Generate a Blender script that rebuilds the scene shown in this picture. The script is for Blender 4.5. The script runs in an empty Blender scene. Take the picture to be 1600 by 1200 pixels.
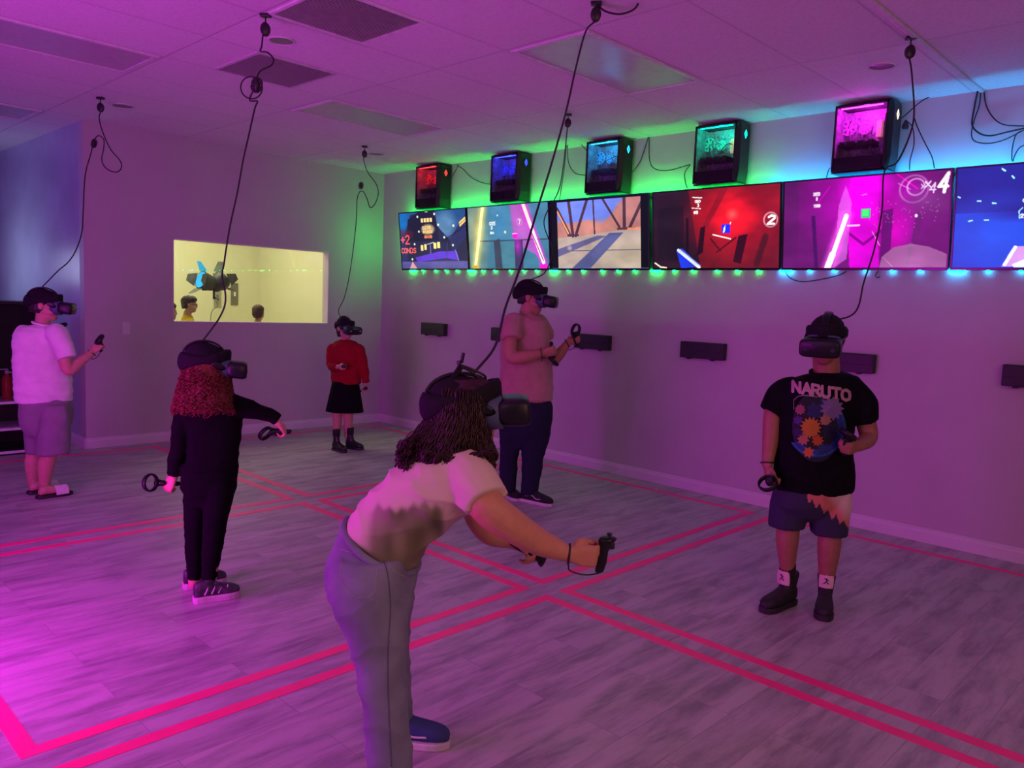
import bpy, bmesh, math, random
import numpy as np
from mathutils import Vector, Matrix, noise as mnoise
S = bpy.context.scene
COL = S.collection
random.seed(4); RNG = np.random.RandomState(7)

# ---------------------------------------------------------------- camera, exposure, big lights
F_PX = 1232.94
CAM = np.array([8.0416, -5.9153, 1.5406])
RW = np.array([[0.7148445, 0.69807673, 0.04106374],
               [0.0999578, -0.04388624, -0.99402336],
               [-0.69210244, 0.71467677, -0.10115005]])   # rows: right, down, forward in world axes
cam = bpy.data.cameras.new('camera'); camo = bpy.data.objects.new('camera', cam); COL.objects.link(camo)
cam.sensor_fit = 'HORIZONTAL'; cam.sensor_width = 36.0; cam.lens = F_PX / 1600 * 36.0
cam.clip_start = 0.05; cam.clip_end = 100
camo.matrix_world = Matrix(((RW[0][0], -RW[1][0], -RW[2][0], CAM[0]), (RW[0][1], -RW[1][1], -RW[2][1], CAM[1]),
                            (RW[0][2], -RW[1][2], -RW[2][2], CAM[2]), (0, 0, 0, 1)))
S.camera = camo
S.view_settings.view_transform = 'Standard'; S.view_settings.look = 'None'
S.view_settings.exposure = -0.12; S.view_settings.gamma = 1.0
S.view_settings.use_curve_mapping = False
w = bpy.data.worlds.new('world'); S.world = w; w.use_nodes = True
w.node_tree.nodes['Background'].inputs[0].default_value = (0.35, 0.16, 0.42, 1)
w.node_tree.nodes['Background'].inputs[1].default_value = 0.05

def area(name, loc, target, size, power, color, sizey=None, spread=180):
    l = bpy.data.lights.new(name, 'AREA'); l.energy = power; l.color = color; l.size = size
    if sizey: l.shape = 'RECTANGLE'; l.size_y = sizey
    l.spread = math.radians(spread)
    o = bpy.data.objects.new(name, l); COL.objects.link(o); o.location = loc
    o.rotation_euler = (Vector(target) - Vector(loc)).to_track_quat('-Z', 'Y').to_euler()
    return o
# magenta wash lamp low on the left side, outside the frame
area('magenta_wash', (4.7, -6.9, 1.0), (3.4, -3.4, 1.7), 1.0, 58, (0.80, 0.03, 1.0), 1.2)
area('magenta_floor_wash', (4.3, -6.1, 0.55), (4.5, -5.4, 0.0), 0.4, 40, (0.92, 0.0, 0.90), 0.5)
area('ceiling_wash', (3.6, -6.8, 1.5), (2.6, -4.4, 3.05), 1.0, 20, (0.90, 0.05, 1.0), 0.8)
# dim warm fill lamps, added for the ambient glow of the unseen hall
area('hall_fill', (9.8, -4.6, 2.4), (5.6, -3.2, 0.0), 2.2, 46, (1.0, 0.45, 0.42), 2.0)
area('hall_fill_front', (6.4, -7.3, 2.6), (4.4, -3.2, 0.0), 2.4, 24, (0.92, 0.44, 0.62), 1.6)
# blue light in the side corridor, yellow light in the party room
area('corridor_blue', (-1.2, -6.4, 2.3), (-0.8, -3.4, 1.6), 0.8, 18, (0.14, 0.16, 1.0), 0.8)
area('corridor_white', (-1.9, -4.15, 1.75), (-1.8, -3.4, 1.75), 1.0, 5.5, (0.58, 0.70, 1.0), 0.35)
area('party_room_light', (-1.5, -1.6, 2.9), (-1.5, -1.6, 0), 1.6, 60, (1.0, 0.93, 0.56), 1.6)
area('party_room_side', (-1.6, -2.75, 1.8), (-2.3, -3.2, 1.6), 0.3, 12, (0.85, 1.0, 0.6), 1.0)

# ---------------------------------------------------------------- measuring helpers (pixel -> world point on a real plane)
def ray(u, v): return RW.T @ np.array([(u - 800) / F_PX, (v - 600) / F_PX, 1.0])
def at(u, v, ax, val):
    d = ray(u, v); return CAM + d * (val - CAM[ax]) / d[ax]
HF = np.array([RW[2][0], RW[2][1], 0.0]); HF /= np.linalg.norm(HF)      # horizontal forward
HR = np.array([-HF[1], HF[0], 0.0]) * -1.0                               # horizontal right
def atb(u, v, base, off=0.0):
    """point seen at u,v on the upright plane through base facing the camera, off metres behind it"""
    d = ray(u, v); b = np.array(base, float)
    t = ((b - CAM) @ HF + off) / (d @ HF)
    return CAM + d * t
def V(a): return np.array(a, float)
def nrm(a):
    a = np.array(a, float); n = np.linalg.norm(a); return a / (n if n > 1e-9 else 1.0)

# ---------------------------------------------------------------- materials
MATS = {}
def srgb(r, g, b):
    f = lambda c: (c / 255.0 / 12.92) if c / 255.0 <= 0.04045 else ((c / 255.0 + 0.055) / 1.055) ** 2.4
    return (f(r), f(g), f(b))
def mat(name, color, rough=0.6, metal=0.0, var=0.12, scale=18.0, bump=0.0, spec=0.5, emit=None, estr=0.0, sheen=0.0, bscale=None):
    if name in MATS: return MATS[name]
    m = bpy.data.materials.new(name); m.use_nodes = True; nt = m.node_tree; N = nt.nodes; L = nt.links
    b = N['Principled BSDF']
    b.inputs['Roughness'].default_value = rough; b.inputs['Metallic'].default_value = metal
    b.inputs['Specular IOR Level'].default_value = spec
    tc = N.new('ShaderNodeTexCoord'); nz = N.new('ShaderNodeTexNoise'); nz.inputs['Scale'].default_value = scale
    nz.inputs['Detail'].default_value = 4
    L.new(tc.outputs['Object'], nz.inputs['Vector'])
    rp = N.new('ShaderNodeValToRGB')
    c = color
    rp.color_ramp.elements[0].position = 0.3; rp.color_ramp.elements[1].position = 0.7
    rp.color_ramp.elements[0].color = (c[0] * (1 - var), c[1] * (1 - var), c[2] * (1 - var), 1)
    rp.color_ramp.elements[1].color = (min(1, c[0] * (1 + var)), min(1, c[1] * (1 + var)), min(1, c[2] * (1 + var)), 1)
    L.new(nz.outputs['Fac'], rp.inputs['Fac']); L.new(rp.outputs['Color'], b.inputs['Base Color'])
    if bump:
        bp = N.new('ShaderNodeBump'); bp.inputs['Strength'].default_value = bump; bp.inputs['Distance'].default_value = 0.01
        n2 = N.new('ShaderNodeTexNoise'); n2.inputs['Scale'].default_value = bscale or scale * 4; n2.inputs['Detail'].default_value = 3
        L.new(tc.outputs['Object'], n2.inputs['Vector']); L.new(n2.outputs['Fac'], bp.inputs['Height'])
        L.new(bp.outputs['Normal'], b.inputs['Normal'])
    if emit:
        b.inputs['Emission Color'].default_value = (*emit, 1); b.inputs['Emission Strength'].default_value = estr
    if sheen: b.inputs['Sheen Weight'].default_value = sheen
    MATS[name] = m; return m
def vmat(name, rough=0.8, emit=0.0, bump=0.0):
    """colour read from the mesh's own 'Col' attribute"""
    if name in MATS: return MATS[name]
    m = bpy.data.materials.new(name); m.use_nodes = True; nt = m.node_tree; N = nt.nodes; L = nt.links
    b = N['Principled BSDF']; b.inputs['Roughness'].default_value = rough
    a = N.new('ShaderNodeAttribute'); a.attribute_name = 'Col'
    if emit:
        b.inputs['Base Color'].default_value = (0.01, 0.01, 0.012, 1); b.inputs['Roughness'].default_value = 0.35
        b.inputs['Specular IOR Level'].default_value = 0.3
        L.new(a.outputs['Color'], b.inputs['Emission Color']); b.inputs['Emission Strength'].default_value = emit
    else:
        L.new(a.outputs['Color'], b.inputs['Base Color'])
    if bump:
        tc = N.new('ShaderNodeTexCoord'); bp = N.new('ShaderNodeBump'); bp.inputs['Strength'].default_value = bump; bp.inputs['Distance'].default_value = 0.01
        n2 = N.new('ShaderNodeTexNoise'); n2.inputs['Scale'].default_value = 260
        L.new(tc.outputs['Object'], n2.inputs['Vector']); L.new(n2.outputs['Fac'], bp.inputs['Height']); L.new(bp.outputs['Normal'], b.inputs['Normal'])
    MATS[name] = m; return m

# ---------------------------------------------------------------- mesh builder
ORG = {}
class MB:
    def __init__(s): s.v = []; s.f = []; s.sm = []
    def add(s, vs, fs, smooth=False):
        o = len(s.v); s.v += [tuple(map(float, p)) for p in vs]; s.f += [tuple(i + o for i in f) for f in fs]; s.sm += [smooth] * len(fs); return s
    def box(s, c, size, rot=None, bev=0.0):
        bm = bmesh.new(); bmesh.ops.create_cube(bm, size=1.0)
        for v in bm.verts: v.co = Vector((v.co.x * size[0], v.co.y * size[1], v.co.z * size[2]))
        if bev > 0:
            bmesh.ops.bevel(bm, geom=bm.edges[:], offset=min(bev, 0.45 * min(size)), segments=2, profile=0.5, affect='EDGES')
        R = rot if rot is not None else Matrix.Identity(3)
        vs = [R @ v.co + Vector(c) for v in bm.verts]; fs = [tuple(v.index for v in f.verts) for f in bm.faces]
        bm.free(); return s.add(vs, fs)
    def slab(s, x0, x1, y0, y1, z0, z1, bev=0.0):
        return s.box(((x0 + x1) / 2, (y0 + y1) / 2, (z0 + z1) / 2), (abs(x1 - x0), abs(y1 - y0), abs(z1 - z0)), None, bev)
    def tube(s, pts, r, n=8, closed=False, caps=True, smooth=True, up=None, flat=1.0):
        P = [V(p) for p in pts]; m = len(P)
        rs = [r] * m if np.isscalar(r) else list(r)
        T = []
        for i in range(m):
            if closed: t = P[(i + 1) % m] - P[i - 1]
            else: t = P[min(i + 1, m - 1)] - P[max(i - 1, 0)]
            T.append(nrm(t))
        a = V(up) if up is not None else (V([0, 0, 1]) if abs(T[0][2]) < 0.9 else V([1, 0, 0]))
        vs = []
        for i in range(m):
            a = nrm(a - T[i] * (a @ T[i])) if up is None else nrm(V(up) - T[i] * (V(up) @ T[i]))
            b = np.cross(T[i], a)
            for k in range(n):
                th = 2 * math.pi * k / n
                vs.append(P[i] + rs[i] * (math.cos(th) * a * flat + math.sin(th) * b))
        fs = []
        for i in range(m if closed else m - 1):
            j = (i + 1) % m
            for k in range(n):
                l = (k + 1) % n; fs.append((i * n + k, i * n + l, j * n + l, j * n + k))
        if caps and not closed:
            fs.append(tuple(range(n))[::-1]); fs.append(tuple((m - 1) * n + k for k in range(n)))
        return s.add(vs, fs, smooth)
    def loft(s, secs, n=20, smooth=True, power=2.0):
        """secs: (centre, axisA, axisB, a, b[, power]) rings joined into one closed shell"""
        vs = []
        for sc in secs:
            c, A, B, a, b = sc[:5]; pw = sc[5] if len(sc) > 5 else power
            for k in range(n):
                th = 2 * math.pi * k / n; ct, st = math.cos(th), math.sin(th)
                x = math.copysign(abs(ct) ** (2 / pw), ct); y = math.copysign(abs(st) ** (2 / pw), st)
                vs.append(V(c) + x * a * V(A) + y * b * V(B))
        m = len(secs); fs = []
        for i in range(m - 1):
            for k in range(n):
                l = (k + 1) % n; fs.append((i * n + k, i * n + l, (i + 1) * n + l, (i + 1) * n + k))
        fs.append(tuple(range(n))[::-1]); fs.append(tuple((m - 1) * n + k for k in range(n)))
        return s.add(vs, fs, smooth)
    def sphere(s, c, r, n=14, m=9, R=None):
        r = (r, r, r) if np.isscalar(r) else r; vs = []; fs = []
        for i in range(m + 1):
            ph = math.pi * i / m
            for k in range(n):
                th = 2 * math.pi * k / n
                p = V([r[0] * math.sin(ph) * math.cos(th), r[1] * math.sin(ph) * math.sin(th), r[2] * math.cos(ph)])
                if R is not None: p = V(R) @ p
                vs.append(V(c) + p)
        for i in range(m):
            for k in range(n):
                l = (k + 1) % n; fs.append((i * n + k, (i + 1) * n + k, (i + 1) * n + l, i * n + l))
        return s.add(vs, fs, True)
    def quad(s, a, b, c, d): return s.add([a, b, c, d], [(0, 1, 2, 3)])
    def build(s, name, m, parent=None, clean=True):
        o = mesh_obj(name, s.v, s.f, m, parent, s.sm); return o
def mesh_obj(name, vs, fs, m, parent=None, sm=None, cols=None, weld=False):
    vs = np.array(vs, float)
    if parent is not None: vs = vs - ORG.get(parent.name, np.zeros(3))
    me = bpy.data.meshes.new(name); me.from_pydata(vs.tolist(), [], fs)
    bm = bmesh.new(); bm.from_mesh(me)
    if weld: bmesh.ops.remove_doubles(bm, verts=bm.verts[:], dist=1e-5)
    if cols is None: bmesh.ops.recalc_face_normals(bm, faces=bm.faces[:])
    bm.to_mesh(me); bm.free()
    if sm is not None:
        if isinstance(sm, bool): sm = [sm] * len(me.polygons)
        if len(sm) == len(me.polygons): me.polygons.foreach_set('use_smooth', sm)
    if m is not None: me.materials.append(m)
    if cols is not None:
        a = me.color_attributes.new('Col', 'FLOAT_COLOR', 'POINT')
        c = np.ones((len(vs), 4), np.float32); c[:, :3] = cols; a.data.foreach_set('color', c.ravel())
    o = bpy.data.objects.new(name, me); COL.objects.link(o)
    if parent is not None:
        o.parent = parent; ORG[o.name] = ORG.get(parent.name, np.zeros(3))
    return o
def thing(name, label, cat, loc=(0, 0, 0), group=None):
    o = bpy.data.objects.new(name, None); COL.objects.link(o); o.location = loc; o.empty_display_size = 0.1
    ORG[o.name] = V(loc); o['label'] = label; o['category'] = cat
    if group: o['group'] = group
    return o
def tag(o, label, cat, group=None):
    o['label'] = label; o['category'] = cat
    if group: o['group'] = group
    return o
def struct(name, mb, m, parent=None):
    o = mb.build(name, m, parent)
    if parent is None: o['kind'] = 'structure'
    return o
def spline(pts, n=8):
    """Catmull-Rom through the points"""
    P = [V(p) for p in pts]; P = [2 * P[0] - P[1]] + P + [2 * P[-1] - P[-2]]; out = []
    for i in range(1, len(P) - 2):
        for k in range(n):
            t = k / n; a, b, c, d = P[i - 1], P[i], P[i + 1], P[i + 2]
            out.append(0.5 * ((2 * b) + (c - a) * t + (2 * a - 5 * b + 4 * c - d) * t * t + (-a + 3 * b - 3 * c + d) * t ** 3))
    out.append(P[-2]); return out
def rotz(a): return Matrix.Rotation(a, 3, 'Z')

# ---------------------------------------------------------------- the room
CEIL = 3.05
def nodes(name):
    m = bpy.data.materials.new(name); m.use_nodes = True
    return m, m.node_tree.nodes, m.node_tree.links, m.node_tree.nodes['Principled BSDF']
def floor_material():
    m, N, L, b = nodes('wood_plank_floor')
    tc = N.new('ShaderNodeTexCoord'); mp = N.new('ShaderNodeMapping'); mp.inputs['Rotation'].default_value = (0, 0, math.radians(90))
    L.new(tc.outputs['Object'], mp.inputs['Vector'])
    br = N.new('ShaderNodeTexBrick'); br.inputs['Scale'].default_value = 1.0
    br.inputs['Brick Width'].default_value = 1.22; br.inputs['Row Height'].default_value = 0.18
    br.inputs['Mortar Size'].default_value = 0.0015; br.inputs['Mortar Smooth'].default_value = 0.3; br.offset = 0.37
    br.inputs['Color1'].default_value = (0.45, 0.435, 0.43, 1); br.inputs['Color2'].default_value = (0.51, 0.49, 0.48, 1)
    br.inputs['Mortar'].default_value = (0.31, 0.30, 0.295, 1)
    L.new(mp.outputs['Vector'], br.inputs['Vector'])
    mp2 = N.new('ShaderNodeMapping'); mp2.inputs['Scale'].default_value = (1.5, 7.5, 1.0); L.new(mp.outputs['Vector'], mp2.inputs['Vector'])
    # per-plank shift so the grain breaks at the joints
    ad = N.new('ShaderNodeVectorMath'); ad.operation = 'MULTIPLY_ADD'; L.new(br.outputs['Color'], ad.inputs[0]); ad.inputs[1].default_value = (37, 11, 5); L.new(mp2.outputs['Vector'], ad.inputs[2])
    nz = N.new('ShaderNodeTexNoise'); nz.inputs['Scale'].default_value = 1.3; nz.inputs['Detail'].default_value = 9; nz.inputs['Roughness'].default_value = 0.68
    nz.inputs['Distortion'].default_value = 0.25
    L.new(ad.outputs[0], nz.inputs['Vector'])
    rp = N.new('ShaderNodeValToRGB'); rp.color_ramp.elements[0].position = 0.36; rp.color_ramp.elements[0].color = (0.45, 0.46, 0.49, 1)
    rp.color_ramp.elements[1].position = 0.57; rp.color_ramp.elements[1].color = (1.0, 1.0, 1.0, 1)
    L.new(nz.outputs['Fac'], rp.inputs['Fac'])
    mx = N.new('ShaderNodeMix'); mx.data_type = 'RGBA'; mx.blend_type = 'MULTIPLY'; mx.inputs[0].default_value = 0.85
    L.new(br.outputs['Color'], mx.inputs[6]); L.new(rp.outputs['Color'], mx.inputs[7])
    L.new(mx.outputs[2], b.inputs['Base Color'])
    rr = N.new('ShaderNodeMapRange'); rr.inputs[3].default_value = 0.34; rr.inputs[4].default_value = 0.5
    L.new(nz.outputs['Fac'], rr.inputs[0]); L.new(rr.outputs[0], b.inputs['Roughness'])
    bp = N.new('ShaderNodeBump'); bp.inputs['Strength'].default_value = 0.15; bp.inputs['Distance'].default_value = 0.004
    L.new(nz.outputs['Fac'], bp.inputs['Height']); L.new(bp.outputs['Normal'], b.inputs['Normal'])
    b.inputs['Specular IOR Level'].default_value = 0.4
    return m
def ceiling_material():
    m, N, L, b = nodes('ceiling_tile')
    tc = N.new('ShaderNodeTexCoord'); mp = N.new('ShaderNodeMapping'); mp.inputs['Location'].default_value = (-2.645 + 6.3, 3.72 + 6.25, 0)
    L.new(tc.outputs['Object'], mp.inputs['Vector'])
    br = N.new('ShaderNodeTexBrick'); br.offset = 0.0; br.inputs['Scale'].default_value = 1.0
    br.inputs['Brick Width'].default_value = 0.63; br.inputs['Row Height'].default_value = 1.25
    br.inputs['Mortar Size'].default_value = 0.010; br.inputs['Mortar Smooth'].default_value = 0.6
    br.inputs['Color1'].default_value = (0.76, 0.74, 0.75, 1); br.inputs['Color2'].default_value = (0.80, 0.78, 0.79, 1)
    br.inputs['Mortar'].default_value = (0.62, 0.60, 0.61, 1)
    L.new(mp.outputs['Vector'], br.inputs['Vector'])
    nz = N.new('ShaderNodeTexNoise'); nz.inputs['Scale'].default_value = 55; nz.inputs['Detail'].default_value = 5; L.new(tc.outputs['Object'], nz.inputs['Vector'])
    rp = N.new('ShaderNodeValToRGB'); rp.color_ramp.elements[0].color = (0.8, 0.8, 0.8, 1); rp.color_ramp.elements[0].position = 0.35; rp.color_ramp.elements[1].position = 0.55
    L.new(nz.outputs['Fac'], rp.inputs['Fac'])
    mx = N.new('ShaderNodeMix'); mx.data_type = 'RGBA'; mx.blend_type = 'MULTIPLY'; mx.inputs[0].default_value = 0.5
    L.new(br.outputs['Color'], mx.inputs[6]); L.new(rp.outputs['Color'], mx.inputs[7]); L.new(mx.outputs[2], b.inputs['Base Color'])
    bp = N.new('ShaderNodeBump'); bp.inputs['Strength'].default_value = 0.35; bp.inputs['Distance'].default_value = 0.006; bp.invert = True
    L.new(br.outputs['Fac'], bp.inputs['Height']); L.new(bp.outputs['Normal'], b.inputs['Normal'])
    b.inputs['Roughness'].default_value = 0.9
    return m
M_wall = mat('wall_paint', (0.47, 0.45, 0.47), 0.55, var=0.03, scale=3, bump=0.06, bscale=160)
M_base = mat('white_gloss_trim', (0.62, 0.60, 0.62), 0.35, var=0.03, scale=6)
M_party = mat('cream_wall_paint', (0.72, 0.70, 0.52), 0.6, var=0.02, scale=3)
M_corr = mat('glossy_blue_grey_wall', (0.42, 0.43, 0.55), 0.3, var=0.12, scale=2.2)

f = MB().slab(-5.2, 10.6, -7.6, 0.0, -0.08, 0.0); struct('floor', f, floor_material())
c = MB().slab(-5.2, 10.6, -7.6, 0.0, CEIL, CEIL + 0.08); struct('ceiling', c, ceiling_material())
struct('wall_screens', MB().slab(-0.12, 10.6, 0.0, 0.12, -0.08, CEIL + 0.08), M_wall)
WY0, WY1, WZ0, WZ1 = -2.577, -0.757, 1.212, 2.056
wb = MB(); wb.slab(-0.12, 0, -3.4, WY0, 0, CEIL); wb.slab(-0.12, 0, WY1, 0.0, 0, CEIL)
wb.slab(-0.12, 0, WY0, WY1, 0, WZ0); wb.slab(-0.12, 0, WY0, WY1, WZ1, CEIL)
struct('wall_back', wb, M_wall)
struct('wall_corridor', MB().slab(-5.2, -0.12, -3.4, -3.28, 0, CEIL), M_corr)
struct('wall_left', MB().slab(-5.2, 10.6, -7.72, -7.6, -0.08, CEIL + 0.08), M_wall)
struct('wall_front', MB().slab(10.6, 10.72, -7.72, 0.12, -0.08, CEIL + 0.08), M_wall)
struct('wall_far', MB().slab(-5.32, -5.2, -7.72, 0.12, -0.08, CEIL + 0.08), M_corr)
pr = MB(); pr.slab(-3.1, -3.0, -3.28, 0.12, 0, CEIL); pr.slab(-3.0, -0.12, -0.02, 0.12, 0, CEIL); pr.slab(-3.0, -0.12, -3.28, -3.2, 0, CEIL)
struct('wall_party_room', pr, M_party)
def baseboard(name, pts, nx):
    """pts: two floor points; nx: outward normal"""
    a, b = V([*pts[0], 0]), V([*pts[1], 0]); n = V([*nx, 0]); mb = MB()
    prof = [(0, 0), (0.014, 0), (0.014, 0.07), (0.009, 0.085), (0.009, 0.094), (0.004, 0.1), (0, 0.1)]
    vs = [a + n * p[0] + V([0, 0, p[1]]) for p in prof] + [b + n * p[0] + V([0, 0, p[1]]) for p in prof]
    k = len(prof); fs = [(i, (i + 1) % k, k + (i + 1) % k, k + i) for i in range(k)] + [tuple(range(k)), tuple(range(k, 2 * k))]
    mb.add(vs, fs); struct(name, mb, M_base)
baseboard('baseboard_screens', ((0.0, 0), (10.6, 0)), (0, -1))
baseboard('baseboard_back', ((0, -3.4), (0, -0.014)), (1, 0))
baseboard('baseboard_corridor', ((-5.2, -3.4), (0.0, -3.4)), (0, -1))
# window to the party room: frame boards round the opening and one pane
wf = MB(); t = 0.012
wf.slab(-0.118, -0.002, WY0, WY0 + t, WZ0, WZ1); wf.slab(-0.118, -0.002, WY1 - t, WY1, WZ0, WZ1)
wf.slab(-0.118, -0.002, WY0, WY1, WZ0, WZ0 + t); wf.slab(-0.118, -0.002, WY0, WY1, WZ1 - t, WZ1)
win = struct('window_1', wf, M_base)
def nobackface(N, L, fr, ms):
    ge = N.new('ShaderNodeNewGeometry'); iv = N.new('ShaderNodeMath'); iv.operation = 'SUBTRACT'; iv.inputs[0].default_value = 1.0; L.new(ge.outputs['Backfacing'], iv.inputs[1])
    mu = N.new('ShaderNodeMath'); mu.operation = 'MULTIPLY'; L.new(fr.outputs[0], mu.inputs[0]); L.new(iv.outputs[0], mu.inputs[1]); L.new(mu.outputs[0], ms.inputs[0])
mg = bpy.data.materials.new('clear_glass'); mg.use_nodes = True; N = mg.node_tree.nodes; L = mg.node_tree.links
N.remove(N['Principled BSDF']); out = N['Material Output']
fr = N.new('ShaderNodeFresnel'); fr.inputs[0].default_value = 1.6; tr = N.new('ShaderNodeBsdfTransparent'); gl = N.new('ShaderNodeBsdfGlossy'); gl.inputs['Roughness'].default_value = 0.02
tr.inputs[0].default_value = (0.93, 0.95, 0.93, 1)
ms = N.new('ShaderNodeMixShader'); nobackface(N, L, fr, ms); L.new(tr.outputs[0], ms.inputs[1]); L.new(gl.outputs[0], ms.inputs[2]); L.new(ms.outputs[0], out.inputs[0])
MATS['clear_glass'] = mg
MB().slab(-0.075, -0.069, WY0 + t, WY1 - t, WZ0 + t, WZ1 - t).build('pane', mg, win)

# ---------------------------------------------------------------- floor tape outlines, one rectangle per play cell
M_tape = mat('neon_pink_tape', (1.0, 0.03, 0.24), 0.45, var=0.08, scale=9)
XS = [(0.24, 2.775), (2.955, 5.215), (5.39, 7.62)]; YS = [(-2.69, -0.27), (-5.22, -2.845)]
row_name = ['along the screen wall', 'in the row away from the screens']
col_name = ['nearest the window', 'middle one', 'nearest the camera']
for j, (y0, y1) in enumerate(YS):
    for i, (x0, x1) in enumerate(XS):
        h = 0.030; z = 0.0012; mb = MB()
        mb.slab(x0 - h, x1 + h, y0 - h, y0 + h, 0.0, z); mb.slab(x0 - h, x1 + h, y1 - h, y1 + h, 0.0, z)
        mb.slab(x0 - h, x0 + h, y0 + h, y1 - h, 0.0, z); mb.slab(x1 - h, x1 + h, y0 + h, y1 - h, 0.0, z)
        tag(mb.build('floor_tape', M_tape), 'pink floor tape rectangle %s, %s' % (row_name[j], col_name[i]), 'floor tape', 'pink tape play squares')

# ---------------------------------------------------------------- small painter for the television pictures and shirt prints
class Pic:
    def __init__(s, w, h, bg, asp=1.0):
        s.w, s.h, s.asp = w, h, asp                      # asp: width / height of the real surface
        u, v = np.meshgrid(np.linspace(0, 1, w), np.linspace(0, 1, h)); s.u, s.v = u, v
        s.c = np.ones((h, w, 3)) * np.array(bg, float); s.a = np.zeros((h, w))
    def _put(s, m, col, a=1.0):
        m = np.clip(m * a, 0, 1)[..., None]; s.c = s.c * (1 - m) + np.array(col, float) * m; s.a = np.maximum(s.a, m[..., 0])
    def poly(s, pts, col, a=1.0):
        ins = np.zeros(s.u.shape, bool); n = len(pts)
        for i in range(n):
            (x1, y1), (x2, y2) = pts[i], pts[(i + 1) % n]
            if y1 == y2: continue
            c = ((y1 > s.v) != (y2 > s.v)) & (s.u < (x2 - x1) * (s.v - y1) / (y2 - y1) + x1); ins ^= c
        s._put(ins.astype(float), col, a)
    def seg(s, p, q, w, col, a=1.0, soft=0.0):
        px, py = s.u * s.asp, s.v; ax, ay, bx, by = p[0] * s.asp, p[1], q[0] * s.asp, q[1]
        dx, dy = bx - ax, by - ay; l2 = dx * dx + dy * dy + 1e-12
        t = np.clip(((px - ax) * dx + (py - ay) * dy) / l2, 0, 1); d = np.hypot(px - ax - t * dx, py - ay - t * dy)
        s._put(np.clip(1 - (d - w / 2) / (soft + 1e-3), 0, 1) ** (2 if soft > 0.02 else 1), col, a)
    def strokes(s, lines, w, col, a=1.0):
        for ln in lines:
            for p, q in zip(ln[:-1], ln[1:]): s.seg(p, q, w, col, a)
    def blob(s, c, rx, ry, col, a=1.0, soft=1.0):
        d = np.hypot((s.u - c[0]) / rx, (s.v - c[1]) / ry); s._put(np.clip((1 - d) / soft, 0, 1), col, a)
    def ring(s, c, r, w, col, a=1.0):
        d = np.abs(np.hypot((s.u - c[0]) * s.asp, s.v - c[1]) - r); s._put(np.clip(1 - (d - w / 2) / 0.006, 0, 1), col, a)
    def rect(s, x0, x1, y0, y1, col, a=1.0): s.poly([(x0, y0), (x1, y0), (x1, y1), (x0, y1)], col, a)
    def mottle(s, amp, k=3):
        g = np.zeros(s.u.shape)
        for o in range(k):
            n = 5 * 2 ** o + 1; r = RNG.uniform(-1, 1, (n, n)); fx, fy = s.u * (n - 1.001), s.v * (n - 1.001); ix, iy = fx.astype(int), fy.astype(int); tx, ty = fx - ix, fy - iy; tx, ty = tx * tx * (3 - 2 * tx), ty * ty * (3 - 2 * ty)
            g += (r[iy, ix] * (1 - tx) * (1 - ty) + r[iy, ix + 1] * tx * (1 - ty) + r[iy + 1, ix] * (1 - tx) * ty + r[iy + 1, ix + 1] * tx * ty) / (o + 1)
        s.c *= (1 + amp * g)[..., None]
    def lin(s):
        c = np.clip(s.c / 255.0, 0, 1); return np.where(c <= 0.04045, c / 12.92, ((c + 0.055) / 1.055) ** 2.4)
GLYPH = {
 'N': [[(0, 1), (0, 0), (1, 1), (1, 0)]], 'A': [[(0, 1), (.5, 0), (1, 1)], [(.22, .65), (.78, .65)]],
 'R': [[(0, 1), (0, 0), (.8, .05), (.9, .3), (.7, .5), (0, .52)], [(.45, .52), (1, 1)]],
 'U': [[(0, 0), (0, .8), (.25, 1), (.75, 1), (1, .8), (1, 0)]], 'T': [[(0, 0), (1, 0)], [(.5, 0), (.5, 1)]],
 'O': [[(.5, 0), (.1, .15), (0, .5), (.1, .85), (.5, 1), (.9, .85), (1, .5), (.9, .15), (.5, 0)]],
 'S': [[(1, .1), (.5, 0), (.05, .2), (.3, .45), (.8, .55), (1, .8), (.5, 1), (0, .9)]],
 'C': [[(1, .1), (.4, 0), (0, .5), (.4, 1), (1, .9)]], 'D': [[(0, 0), (0, 1), (.6, 1), (1, .7), (1, .3), (.6, 0), (0, 0)]],
 'M': [[(0, 1), (0, 0), (.5, .6), (1, 0), (1, 1)]], 'B': [[(0, 0), (0, 1), (.8, 1), (1, .75), (.7, .5), (0, .5)], [(.7, .5), (.9, .25), (.7, 0), (0, 0)]],
 '2': [[(0, .2), (.4, 0), (.9, .1), (.95, .35), (0, 1), (1, 1)]], '+': [[(.5, .2), (.5, .8)], [(0, .5), (1, .5)]],
 '4': [[(.75, 1), (.75, 0), (0, .7), (1, .7)]], 'x': [[(0, .3), (1, 1)], [(1, .3), (0, 1)]], '0': [[(.5, 0), (.1, .2), (0, .5), (.1, .8), (.5, 1), (.9, .8), (1, .5), (.9, .2), (.5, 0)]],
 '1': [[(.2, .2), (.5, 0), (.5, 1)]], '3': [[(0, .1), (.6, 0), (1, .25), (.5, .48), (1, .75), (.6, 1), (0, .9)]], '5': [[(1, 0), (.1, 0), (.1, .45), (.8, .45), (1, .75), (.7, 1), (0, .95)]],
 '7': [[(0, 0), (1, 0), (.4, 1)]], '8': [[(.5, 0), (.1, .2), (.5, .48), (.95, .75), (.5, 1), (.05, .75), (.5, .48), (.9, .2), (.5, 0)]], ' ': [],
}
def write(pic, txt, x, y, cw, ch, w, col, gap=0.3, dy=0.0, slant=0.0, a=1.0):
    for i, ch_ in enumerate(txt):
        x0 = x + i * cw * (1 + gap); y0 = y + i * dy
        pic.strokes([[(x0 + p[0] * cw + slant * (1 - p[1]) * ch, y0 + p[1] * ch) for p in ln] for ln in GLYPH[ch_]], w, col, a)

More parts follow.
